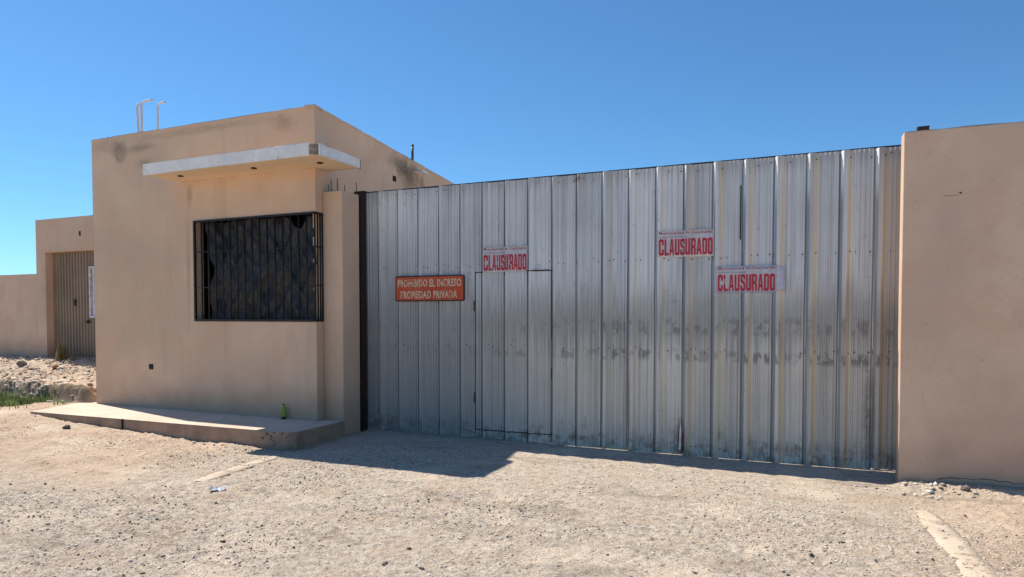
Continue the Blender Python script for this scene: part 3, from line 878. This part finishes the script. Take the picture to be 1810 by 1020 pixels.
# dark seam where two sheets have come apart, white sliver painted as sun through a gap at another's foot
bm = bmesh.new()
prism(bm, [(5.040, GY0 - .004), (5.052, GY0 - .005), (5.052, GY0 - .002), (5.040, GY0 - .002)], 2.35, 2.92)
obj('open_seam', bm, M['hole'], gate)
bm = bmesh.new()
vsx = [(4.425, -0.052, 0.07), (4.452, -0.060, 0.07), (4.455, -0.050, 0.22), (4.448, -0.046, 0.36), (4.441, -0.046, 0.37), (4.432, -0.050, 0.2)]
top = [bm.verts.new((x, GY0 + yy, z)) for x, yy, z in vsx]
bot = [bm.verts.new((x, GY0 + yy + .003, z)) for x, yy, z in vsx]
bm.faces.new(top); bm.faces.new(bot[::-1])
for i in range(6): bm.faces.new((top[i], top[(i + 1) % 6], bot[(i + 1) % 6], bot[i]))
o = obj('sun_gap_sliver', bm, M['paper_white'], gate)
bm = bmesh.new()
prism(bm, [(4.456, GY0 - .062), (4.475, GY0 - .052), (4.470, GY0 - .042), (4.456, GY0 - .045)], 0.05, 0.26)
obj('rusty_flange', bm, M['rust'], gate)
# screws
bm = bmesh.new()
for k in range(0, 21):
    for z in (2.17, 1.175, 3.12, 0.1):
        for s in (0.09, 0.27, 0.14):
            if random.random() < (0.7 if z == 2.17 else 0.5):
                aa = A0 + k * P + s + random.uniform(-.006, .006)
                if aa < 0.4 or aa > 6.6: continue
                r = random.uniform(0.006, 0.009)
                bmesh.ops.create_cone(bm, cap_ends=True, segments=8, radius1=r, radius2=r * .6, depth=0.008,
                    matrix=Matrix.Translation((aa, GY0 - rib(aa) - .007, z + random.uniform(-.02, .02))) @ Matrix.Rotation(math.pi / 2, 4, 'X'))
tag(obj('screws', bm, M['rebar'], gate), kind='stuff')
# latch plate of the small door
bm = bmesh.new(); box(bm, 2.62, 2.66, GY0 - .022, GY0 - .012, 1.90, 2.10); 
tube(bm, [(2.60, GY0 - .03, 2.085), (2.90, GY0 - .03, 2.085)], 0.006, 8)
obj('latch', bm, M['rebar'], door)
for z in (0.45, 1.6):
    bm = bmesh.new(); tube(bm, [(1.893, GY0 - .012, z), (1.893, GY0 - .012, z + .13)], 0.009, 8)
    obj('hinge', bm, M['brown_steel'], door, smooth=True)

# ------------------------------------------------------------------ writing
def text_bm(body, x0, x1, z0, z1, bold=0.0, shear=0.0):
    cu = bpy.data.curves.new('t', 'FONT'); cu.body = body; cu.size = 1; cu.offset = bold; cu.resolution_u = 3; cu.space_character = 1.06 + bold * 1.6
    to = bpy.data.objects.new('t', cu); COL.objects.link(to)
    dg = bpy.context.evaluated_depsgraph_get()
    me = bpy.data.meshes.new_from_object(to.evaluated_get(dg))
    bpy.data.objects.remove(to); bpy.data.curves.remove(cu)
    bm = bmesh.new(); bm.from_mesh(me); bpy.data.meshes.remove(me)
    xs_ = [v.co.x for v in bm.verts]; ys_ = [v.co.y for v in bm.verts]
    ax, bx, ay, by = min(xs_), max(xs_), min(ys_), max(ys_)
    for v in bm.verts:
        v.co = Vector((x0 + (v.co.x - ax) / (bx - ax) * (x1 - x0), 0, z0 + (v.co.y - ay) / (by - ay) * (z1 - z0)))
    return bm
def glyph_bm(body, x0, x1, z0, z1):
    t, c = 1.45, 0.85
    G = {'O': (4, [[(c, 0), (4 - c, 0), (4, c), (4, 10 - c), (4 - c, 10), (c, 10), (0, 10 - c), (0, c)], [(t, 1.7), (4 - t, 1.7), (4 - t, 8.3), (t, 8.3)]]),
         'D': (4, [[(0, 0), (4 - c, 0), (4, c), (4, 10 - c), (4 - c, 10), (0, 10)], [(t, 1.6), (4 - t, 1.6), (4 - t, 8.4), (t, 8.4)]]),
         'C': (4, [[(c, 0), (4 - c, 0), (4, c), (4, 3.7), (4 - t, 3.7), (4 - t, 1.7), (t, 1.7), (t, 8.3), (4 - t, 8.3), (4 - t, 6.4), (4, 6.4), (4, 10 - c), (4 - c, 10), (c, 10), (0, 10 - c), (0, c)]]),
         'U': (4, [[(0, 10), (0, c), (c, 0), (4 - c, 0), (4, c), (4, 10), (4 - t, 10), (4 - t, 1.7), (t, 1.7), (t, 10)]]),
         'L': (3.5, [[(0, 0), (3.5, 0), (3.5, 1.6), (t, 1.6), (t, 10), (0, 10)]]),
         'A': (4.2, [[(0, 0), (1.3, 0), (1.5, 2.1), (2.7, 2.1), (2.9, 0), (4.2, 0), (2.95, 10), (1.25, 10)], [(1.7, 3.7), (2.5, 3.7), (2.1, 7.8)]]),
         'S': (4, [[(0, 3.4), (0, c), (c, 0), (4 - c, 0), (4, c), (4, 4.6), (3.3, 5.5), (t, 6.4), (t, 8.4), (4 - t, 8.4), (4 - t, 6.9), (4, 6.9), (4, 10 - c), (4 - c, 10), (c, 10), (0, 10 - c), (0, 5.9), (.7, 5), (4 - t, 4.1), (4 - t, 1.6), (t, 1.6), (t, 3.4)]]),
         'R': (4, [[(0, 0), (t, 0), (t, 4.1), (2.1, 4.1), (4 - t, 3.4), (4 - t, 0), (4, 0), (4, 3.9), (3.4, 4.8), (4, 5.7), (4, 10 - c), (4 - c, 10), (0, 10)], [(t, 5.6), (4 - t, 5.6), (4 - t, 8.4), (t, 8.4)]])}
    W_ = sum(G[ch][0] for ch in body) + 0.62 * (len(body) - 1)
    cu = bpy.data.curves.new('t', 'CURVE'); cu.dimensions = '2D'; cu.fill_mode = 'BOTH'
    x = 0
    for ch in body:
        for lp in G[ch][1]:
            sp = cu.splines.new('POLY'); sp.points.add(len(lp) - 1); sp.use_cyclic_u = True
            for p_, (px, pz) in zip(sp.points, lp): p_.co = (x + px, pz, 0, 1)
        x += G[ch][0] + 0.62
    to = bpy.data.objects.new('t', cu); COL.objects.link(to)
    dg = bpy.context.evaluated_depsgraph_get()
    me = bpy.data.meshes.new_from_object(to.evaluated_get(dg))
    bpy.data.objects.remove(to); bpy.data.curves.remove(cu)
    bm = bmesh.new(); bm.from_mesh(me); bpy.data.meshes.remove(me)
    bmesh.ops.remove_doubles(bm, verts=bm.verts, dist=1e-4)
    for v in bm.verts: v.co = Vector((x0 + v.co.x / W_ * (x1 - x0), 0, z0 + v.co.y / 10 * (z1 - z0)))
    return bm
def cut_columns(bm, x0, x1, step=0.008):
    x = x0
    while x < x1:
        bmesh.ops.bisect_plane(bm, geom=bm.verts[:] + bm.edges[:] + bm.faces[:], plane_co=(x, 0, 0), plane_no=(1, 0, 0))
        x += step
def banner(a0, a1, z0, z1, label, tilt=0.0, seed=0, flap=0.0, follow=0.7, upper='Municipalidad de Guaymallén'):
    t = thing('closure_banner', (a0 + a1) / 2, GY0 - .05, (z0 + z1) / 2, label, 'banner', 'red and white closure banners stuck to the gate')
    def surf(aa, z):
        # smooth drape over the ribs
        acc = 0; w = 0
        for k in range(-3, 4):
            g_ = math.exp(-(k / 2) ** 2); acc += rib(aa + k * 0.009) * g_; w += g_
        return GY0 - (0.046 * (1 - follow) + follow * acc / w) - 0.012 - 0.0025 * math.sin(aa * 37 + seed) * math.sin(z * 29 + seed)
    xs_ = np.arange(a0, a1 + 0.0001, (a1 - a0) / 74)
    bm = bmesh.new(); rows = []
    for x in xs_:
        rows.append([bm.verts.new((x, surf(x, z) , z + tilt * (x - a0))) for z in np.linspace(z0, z1, 9)])
    for i in range(len(rows) - 1):
        for j in range(8): bm.faces.new((rows[i][j], rows[i + 1][j], rows[i + 1][j + 1], rows[i][j + 1]))
    bmesh.ops.solidify(bm, geom=bm.faces[:], thickness=0.0008)
    obj('sheet', bm, M['banner'], t, smooth=True)
    H = z1 - z0; Wd = a1 - a0
    def write(body, fx0, fx1, fz0, fz1, mat, bold, name):
        args_ = (body, a0 + fx0 * Wd, a0 + fx1 * Wd, z0 + fz0 * H, z0 + fz1 * H)
        bm = glyph_bm(*args_) if name == 'lettering' else text_bm(*args_, bold)
        cut_columns(bm, a0 + fx0 * Wd + .004, a0 + fx1 * Wd)
        for v in bm.verts: v.co = Vector((v.co.x, surf(v.co.x, v.co.z) - 0.0028, v.co.z + tilt * (v.co.x - a0)))
        bmesh.ops.recalc_face_normals(bm, faces=bm.faces)
        o = obj(name, bm, mat, t)
        if name == 'heading': tag(o, kind='stuff')
    write('CLAUSURADO', 0.025, 0.975, 0.07, 0.69, M['ink_red'], 0.062, 'lettering')
    write(upper, 0.03, 0.975, 0.835, 0.965, M['ink_small'], 0.012, 'heading')
    # line too small to read: a row of short faded strokes
    bm = bmesh.new(); x = a0 + 0.03 * Wd
    rr = random.Random(seed + 3)
    while x < a0 + 0.5 * Wd:
        w = rr.uniform(0.006, 0.014)
        vsq = [bm.verts.new((xx, surf(xx, zz) - .003, zz + tilt * (xx - a0))) for xx, zz in ((x, z0 + .745 * H), (x + w, z0 + .745 * H), (x + w, z0 + .785 * H), (x, z0 + .785 * H))]
        bm.faces.new(vsq); x += w + rr.uniform(.002, .006)
    obj('fine_print', bm, M['ink_grey'], t)
    if flap:
        bm = bmesh.new(); n = 16; rows = []
        for i in range(n + 1):
            f = i / n
            x = a1 + 0.001 + flap * (math.sin(f * 2.3) / math.sin(1.57)) * (0.85 if f < .75 else 0.85)
            out = 0.012 + 0.05 * f * f
            rows.append([bm.verts.new((x + 0.030 * f * (1 - j / 6), GY0 - 0.05 - out - 0.004 * math.sin(j * 1.3), z0 + H * (0.06 - .03 * f + (0.90 - 0.02 * f) * j / 6) + tilt * (x - a0))) for j in range(7)])
        for i in range(n):
            for j in range(6): bm.faces.new((rows[i][j], rows[i + 1][j], rows[i + 1][j + 1], rows[i][j + 1]))
        bmesh.ops.solidify(bm, geom=bm.faces[:], thickness=0.0008)
        tag(obj('curled_end', bm, M['banner_back'], t, smooth=True), 'loose unprinted lilac white end of the banner curling off the gate')
    return t
banner(2.025, 2.615, 2.075, 2.385, 'CLAUSURADO banner above the small door, leftmost of the three', 0.0, 1)
banner(4.18, 4.78, 2.185, 2.475, 'CLAUSURADO banner highest on the gate, middle of the three', 0.0, 5, follow=0.8)
banner(4.81, 5.41, 1.785, 2.07, 'CLAUSURADO banner with a loose curled white end, rightmost of the three', 0.0, 9, flap=0.075)

sg = thing('private_property_sign', 1.265, GY0 - .06, 1.89, 'worn orange PROHIBIDO EL INGRESO PROPIEDAD PRIVADA sign on the gate', 'sign')
bm = bmesh.new()
def rrect(x0, x1, z0, z1, r, n=4):
    out = []
    for cx, cz, a_ in ((x1 - r, z1 - r, 0), (x0 + r, z1 - r, 90), (x0 + r, z0 + r, 180), (x1 - r, z0 + r, 270)):
        for k in range(n + 1):
            an = R(a_ + 90 * k / n); out.append((cx + r * math.cos(an), cz + r * math.sin(an)))
    return out
def plate(bm, pts, y0, y1):
    f_ = [bm.verts.new((x, y0, z)) for x, z in pts]; b_ = [bm.verts.new((x, y1, z)) for x, z in pts]
    bm.faces.new(f_); bm.faces.new(b_[::-1])
    for i in range(len(pts)): bm.faces.new((f_[i], f_[(i + 1) % len(pts)], b_[(i + 1) % len(pts)], b_[i]))
S0, S1, Z0, Z1 = 0.755, 1.778, 1.727, 2.058
plate(bm, rrect(S0, S1, Z0, Z1, 0.03), GY0 - .062, GY0 - .048)
obj('frame', bm, M['sign_frame'], sg)
bm = bmesh.new(); plate(bm, rrect(S0 + .018, S1 - .018, Z0 + .018, Z1 - .018, 0.02), GY0 - .066, GY0 - .0625)
obj('board', bm, M['sign'], sg)
for body, x0, x1, z0, z1 in (('PROHIBIDO EL INGRESO', S0 + .04, S1 - .045, 1.912, 2.012), ('PROPIEDAD PRIVADA', S0 + .085, S1 - .10, 1.765, 1.862)):
    bm = text_bm(body, x0, x1, z0, z1, 0.034)
    for v in bm.verts: v.co.y = GY0 - .068
    obj('lettering', bm, M['letters'], sg)

# ------------------------------------------------------------------ right wall
rw = thing('boundary_wall', 9.5, 0.3, 0.0, 'tall plain tan plaster wall at the right end of the gate', 'wall')
bm = bmesh.new()
tops = []; pts = []
n = 60
for i in range(n + 1):
    a = 6.49 + (16 - 6.49) * i / n
    pts.append((a, 0.211)); tops.append(3.20 + (0 if i == 0 else random.uniform(-.004, .004)))
pts += [(16, 0.41), (6.49, 0.41)]; tops += [3.20, 3.20]
pts[0] = (6.497, 0.211)
pts.insert(0, (6.49, 0.219)); tops.insert(0, 3.195)
prism(bm, pts, -0.4, tops)
obj('plaster_face', bm, M['plaster_right'], rw)
bm = bmesh.new()                                        # cracked render near the foot
prev = None
cz = 0.075; x = 6.80
zs = []
while x < 7.5:
    zs.append((x, cz)); x += random.uniform(.03, .07); cz += random.uniform(-.018, .018) + (0.004 if x < 7.1 else -0.002); cz = min(max(cz, .05), .12)
for (xa, za), (xb, zb_) in zip(zs, zs[1:]):
    w = random.uniform(.002, .007)
    vs_ = [bm.verts.new(p) for p in ((xa, 0.2095, za - w), (xb, 0.2095, zb_ - w), (xb, 0.2095, zb_ + w * .3), (xa, 0.2095, za + w * .3))]
    bm.faces.new(vs_)
obj('crack', bm, M['hole'], rw)
bm = bmesh.new()                                        # nail with a scratch on the render
tube(bm, [(6.93, 0.20, 2.62), (6.93, 0.195, 2.625)], 0.009, 8)
box(bm, 6.80, 6.92, 0.2100, 0.2108, 2.604, 2.607)
obj('nail', bm, M['rebar'], rw)
bx = thing('steel_box', 6.65, 0.3, 3.2, 'small dark steel box on top of the right wall at its gate end', 'box')
bm = bmesh.new(); box(bm, 6.603, 6.692, 0.26, 0.35, 3.195, 3.243); box(bm, 6.600, 6.695, 0.257, 0.353, 3.2435, 3.249)
obj('case', bm, M['brown_steel'], bx)

# ------------------------------------------------------------------ left walls and the corrugated door
pw = thing('doorway_wall', -7.0, 1.85, 0.4, 'tan plaster wall block with a doorway left of the guard house', 'wall')
PA0, PY = -8.58, 1.79
D0, D1, DT = -8.29, -6.50, 2.80
bm = bmesh.new()
box(bm, PA0, D0, PY, PY + .2, 0.1, DT); box(bm, D1, -4.66, PY, PY + .2, 0.1, DT)
box(bm, PA0, -4.66, PY, PY + .2, DT, 3.46)
obj('plaster_face', bm, M['plaster_left'], pw)
wall_hole(pw, -7.22, PY, 3.13, 0.045, 0.09)
bm = bmesh.new()
box(bm, D0, D1, PY + .17, PY + .18, 0.3, DT)
doo = obj('door', bm, M['door'], pw)
k = 0; a = D0
while a < D1 - 0.07:                                    # the ribs of the corrugated leaf, each its own strip
    if not (a > -7.16 and a < -6.72):
        bm = bmesh.new(); prism(bm, [(a, PY + .169), (a + .018, PY + .135), (a + .055, PY + .135), (a + .072, PY + .169)], 0.72, DT - .004)
        obj('corrugation', bm, M['door'], doo)
    else:
        for z0, z1 in ((0.72, 1.50), (2.50, DT - .004)):
            bm = bmesh.new(); prism(bm, [(a, PY + .169), (a + .018, PY + .135), (a + .055, PY + .135), (a + .072, PY + .169)], z0, z1)
            obj('corrugation', bm, M['door'], doo)
    a += 0.0895
bm = bmesh.new()
box(bm, -7.17, -7.135, PY + .12, PY + .168, 1.50, 2.50); box(bm, -6.70, -6.665, PY + .12, PY + .168, 1.50, 2.50)
box(bm, -7.134, -6.701, PY + .12, PY + .168, 2.465, 2.50); box(bm, -7.134, -6.701, PY + .12, PY + .168, 1.50, 1.535)
box(bm, -7.06, -7.0, PY + .13, PY + .16, 1.536, 2.464); 
for z in (1.77, 2.0, 2.23): box(bm, -7.134, -6.701, PY + .134, PY + .150, z, z + .014)
wf = obj('window', bm, M['white_frame'], doo)
bm = bmesh.new(); box(bm, -7.134, -6.701, PY + .161, PY + .166, 1.536, 2.464)
obj('pane', bm, M['pane'], doo)
bm = bmesh.new(); tube(bm, [(-7.22, PY + .10, 1.42), (-7.12, PY + .10, 1.42)], 0.012, 8); box(bm, -7.23, -7.20, PY + .10, PY + .134, 1.39, 1.45)
obj('handle', bm, M['dark_steel'], doo)
bm = bmesh.new(); box(bm, -7.62, -7.58, PY + .115, PY + .134, 1.74, 1.86)
obj('lock', bm, M['dark_steel'], doo)
bm = bmesh.new(); box(bm, -7.62, D1, PY - .10, PY + .10, 0.40, 0.74)
obj('doorstep', bm, M['broken'], pw)

lw = thing('boundary_wall', -16, 1.93, 0.4, 'lower plain tan plaster wall running off to the left edge', 'wall')
bm = bmesh.new(); box(bm, -34, PA0 - .002, PY + .03, PY + .22, 0.0, 2.386)
obj('plaster_face', bm, M['plaster_left'], lw)

# ------------------------------------------------------------------ pebbles and grass
ICO = None
def ico(sub=1):
    b = bmesh.new(); bmesh.ops.create_icosphere(b, subdivisions=sub, radius=1)
    b.verts.ensure_lookup_table()
    v = np.array([x.co[:] for x in b.verts]); f = np.array([[q_.index for q_ in fc.verts] for fc in b.faces]); b.free()
    return v, f
iv, ifc = ico(1)
def pebbles(n, region, smin, smax, name, label, dens=None, power=2.6):
    X = rng.uniform(region[0], region[1], n * 3); Y = rng.uniform(region[2], region[3], n * 3)
    a, y = to_ay(X, Y)
    keep = ~((a > -4.75) & (a < 0.36) & (y > -1.0)) & ~((a > -9) & (y > 1.75)) & ~((a > 0) & (y > 0.0) & (a < 6.5)) & ~((a > 6.4) & (y > 0.17))
    if dens is not None: keep &= rng.random(n * 3) < dens(X, Y, a, y)
    X = X[keep][:n]; Y = Y[keep][:n]; m_ = len(X)
    s = smin + (smax - smin) * rng.random(m_) ** power
    Z = terrain(X, Y) + s * 0.15
    ang = rng.uniform(0, 6.28, m_)
    V = iv[None] * (1 + 0.28 * rng.standard_normal((m_, len(iv), 1)).clip(-1, 1))
    sc = np.stack([s * rng.uniform(.8, 1.35, m_), s * rng.uniform(.6, 1.0, m_), s * rng.uniform(.35, .7, m_)], 1)
    V = V * sc[:, None]
    c, sn = np.cos(ang)[:, None], np.sin(ang)[:, None]
    vx = V[..., 0] * c - V[..., 1] * sn + X[:, None]; vy = V[..., 0] * sn + V[..., 1] * c + Y[:, None]; vz = V[..., 2] + Z[:, None]
    co = np.stack([vx, vy, vz], -1).reshape(-1, 3)
    F = (ifc[None] + (np.arange(m_) * len(iv))[:, None, None]).reshape(-1, 3)
    me = mesh_np(name, co, F)
    for mt in STONES: me.materials.append(mt)
    mi = rng.choice(5, m_, p=[.56, .15, .03, .16, .10])
    me.polygons.foreach_set('material_index', np.repeat(mi, len(ifc)).astype(np.int32))
    me.update()
    o = bpy.data.objects.new(name, me); COL.objects.link(o)
    tag(o, label, 'gravel', kind='stuff')
def d1(X, Y, a, y):
    g = 0.5 + vnoise(X * 1.1, Y * 1.1, 30) + 0.5 * vnoise(X * 3.5, Y * 3.5, 31)
    return np.clip((g - 0.15) * 1.3, 0.05, 1) * np.where((a < -0.3) & (y > -3.2), 0.55, 1.0)
pebbles(42000, (-7.5, 5.5, 2.2, 9.4), 0.003, 0.013, 'gravel', 'small loose gravel strewn over the dirt', d1, 4.5)
def d2(X, Y, a, y): return ((a < -4.5) & (y > -0.15)) * np.clip(0.5 + vnoise(X * 2, Y * 2, 33), 0.2, 1)
pebbles(4500, (-12.5, -6.2, 10.0, 14.6), 0.010, 0.050, 'rubble', 'rubble and stones on the raised bank by the left doorway', d2, 2.4)
def d3(X, Y, a, y): return np.exp(-((a - 6.62) / 0.40) ** 2 - ((y - 0.06) / 0.20) ** 2) + 0.22 * np.exp(-((y - 0.1) / 0.13) ** 2) * (a > 6.3)
pebbles(420, (2.8, 5.2, 5.2, 7.0), 0.007, 0.034, 'rubble', 'pale rubble heaped at the foot of the right wall corner', d3, 1.6)

def blades(n, sampler, hmin, hmax, name, label, mat, spread=0.45, wid=0.006, kind='stuff', cat='grass', parent=None):
    co = []; F = []
    for i in range(n):
        a, y = sampler()
        p = W(a, y); z = float(terrain(np.array([p.x]), np.array([p.y]))[0]) - 0.005
        h = random.uniform(hmin, hmax); an = random.uniform(0, 6.28); ln = random.uniform(0.1, spread) * h
        w = wid * random.uniform(.6, 1.2); dx, dy = math.cos(an), math.sin(an)
        b = len(co)
        co += [(p.x - dy * w, p.y + dx * w, z), (p.x + dy * w, p.y - dx * w, z),
               (p.x + dx * ln * .35 + dy * w * .8, p.y + dy * ln * .35 - dx * w * .8, z + h * .6), (p.x + dx * ln * .35 - dy * w * .8, p.y + dy * ln * .35 + dx * w * .8, z + h * .6),
               (p.x + dx * ln, p.y + dy * ln, z + h)]
        F += [(b, b + 1, b + 2), (b, b + 2, b + 3), (b + 3, b + 2, b + 4)]
    me = mesh_np(name, np.array(co), np.array(F)); me.materials.append(mat)
    o = bpy.data.objects.new(name, me); COL.objects.link(o)
    return tag(o, label, cat, kind=kind)
def gs():
    while True:
        a = random.uniform(-9.5, -4.7); y = random.gauss(-0.42, 0.28)
        edge = -5.2 + 0.5 * (y + 0.4)
        if y > 0.05 or y < -0.95: continue
        if a > edge and random.random() > math.exp(-(a - edge) * 2.2): continue
        if vnoise(np.array([a * 2.2]), np.array([y * 4]), 50)[0] < -0.22: continue
        return a, y
blades(9000, gs, 0.03, 0.13, 'grass', 'green grass along the foot of the bank left of the slab', M['grass'])
def dry(): return -7.55 + random.gauss(0, .05), 1.60 + random.gauss(0, .04)
o = blades(90, dry, 0.12, 0.42, 'dry_weed', 'dry yellow green weed tuft in front of the corrugated door', M['grass_dry'], 0.6, 0.007, kind=None, cat='weed')
def dry2(): return -7.25 + random.gauss(0, .06), 1.64 + random.gauss(0, .02)
o = blades(16, dry2, 0.1, 0.3, 'dry_weed', 'thin bare dry stalks beside the doorstep', M['grass_dry'], 0.9, 0.004, kind=None, cat='weed')

# ------------------------------------------------------------------ loose things on the ground
stone_me = []
for s_ in range(5):
    b = bmesh.new(); bmesh.ops.create_icosphere(b, subdivisions=2, radius=1)
    rr = random.Random(s_)
    off = [Vector((rr.uniform(-1, 1), rr.uniform(-1, 1), rr.uniform(-1, 1))).normalized() for _ in range(9)]
    for v in b.verts:
        for d in off:
            k_ = v.co.dot(d) - 0.62
            if k_ > 0: v.co -= d * k_ * 0.85
    me = bpy.data.meshes.new('stone'); b.to_mesh(me); b.free(); me.materials.append(M['stone_dark']); stone_me.append(me)
def stone(X, Y, sx_, sy_, sz_, label, mat=None, group='dark stones strewn over the open dirt', name='stone', cat='stone'):
    me = random.choice(stone_me)
    if mat is not None:
        me = me.copy(); me.materials.clear(); me.materials.append(mat)
    o = bpy.data.objects.new(name, me)
    o.location = (X, Y, float(terrain(np.array([X]), np.array([Y]))[0]) + sz_ * 0.35)
    o.scale = (sx_, sy_, sz_); o.rotation_euler = (random.uniform(-.2, .2), random.uniform(-.2, .2), random.uniform(0, 3))
    COL.objects.link(o)
    tag(o, label, cat, group)
for (X, Y, s_) in ((-1.97, 4.58, .024), (-1.63, 4.54, .018), (-2.22, 4.04, .022), (-.79, 4.17, .028), (-.55, 4.08, .024), (-.68, 4.43, .022),
                   (-4.60, 6.18, .022), (-4.28, 6.18, .026), (-2.75, 5.5, .018), (-3.6, 5.46, .018), (-4.6, 7.69, .02),
                   (2.27, 4.6, .022), (1.93, 4.33, .026), (1.88, 4.2, .018), (1.1, 4.05, .02), (.62, 4.35, .016), (.83, 5.0, .014), (.05, 5.4, .014),
                   (-3.3, 6.95, .016), (3.32, 4.75, .016), (3.5, 5.2, .018), (2.6, 5.3, .016), (-2.9, 4.7, .016)):
    stone(X, Y, s_ * 1.05, s_ * .6, s_ * .42, 'small dark stone lying loose on the sunlit dirt')
p = W(-3.0, -1.25); stone(p.x, p.y, .06, .05, .042, 'dark clod of earth below the edge of the slab', None, None, 'clod', 'clod')
p = W(6.98, 0.02); stone(p.x, p.y, .045, .032, .032, 'dark stone at the foot of the right wall', None, None)
p = W(-6.95, 1.1); stone(p.x, p.y, .11, .07, .05, 'dark reddish brick piece on the bank near the doorstep', M['brick'], None, 'brick_piece', 'brick')
p = W(-7.35, 0.95); stone(p.x, p.y, .12, .06, .04, 'flat tan rock on the bank in front of the corrugated door', M['brick'], None, 'rock', 'rock')
p = W(-7.95, 1.1); stone(p.x, p.y, .12, .09, .08, 'large brown rock on the bank below the low left wall', M['stone_dark'], None, 'rock', 'rock')
for i in range(7):
    p = W(0.0 - i * .16 - random.random() * .1, -1.0 - random.uniform(0, .05))
    stone(p.x, p.y, random.uniform(.02, .035), .018, .016, 'pale mortar lump along the foot of the slab riser', STONES[0], 'mortar lumps along the slab foot')

# crumpled litter
bm = bmesh.new()
bmesh.ops.create_grid(bm, x_segments=14, y_segments=10, size=1)
for v in bm.verts:
    x, y = v.co.x, v.co.y
    v.co = Vector((x * .065, y * .04, 0.02 + .022 * float(vnoise(x * 2.2 + 3, y * 2.2, 60)) + .014 * float(vnoise(x * 5, y * 5, 61)) + .012 * abs(x)))
bmesh.ops.solidify(bm, geom=bm.faces[:], thickness=0.001)
me = bpy.data.meshes.new('paper_litter'); bm.to_mesh(me); bm.free(); me.materials.append(M['paper_white'])
o = bpy.data.objects.new('paper_litter', me); o.location = (-2.62, 5.98, float(terrain(np.array([-2.62]), np.array([5.98]))[0]) - .004); o.rotation_euler = (0.1, 0.05, 0.4); COL.objects.link(o)
tag(o, 'crumpled scrap of white paper on the dirt near the short curb', 'litter')
# bottle on the slab
bt = thing('bottle', -0.55, -0.06, 0.2, 'small lime green plastic bottle standing on the slab against the house', 'bottle')
bm = bmesh.new(); ba, by = -0.50, -0.06
tube(bm, [(ba, by, .20), (ba, by, .205), (ba, by, .25), (ba, by, .33), (ba, by, .35), (ba, by, .372), (ba, by, .385)], [.026, .030, .030, .031, .026, .012, .011], 16)
obj('body', bm, M['bottle'], bt, smooth=True)
bm = bmesh.new(); tube(bm, [(ba, by, .385), (ba, by, .402)], .013, 12)
obj('cap', bm, M['bottle_dark'], bt, smooth=True)
bm = bmesh.new(); tube(bm, [(ba, by, .206), (ba, by, .238)], .0315, 16)
obj('base', bm, M['bottle_dark'], bt, smooth=True)
for o in bpy.data.objects:
    if 'base' in o and o.type == 'EMPTY': del o['base']
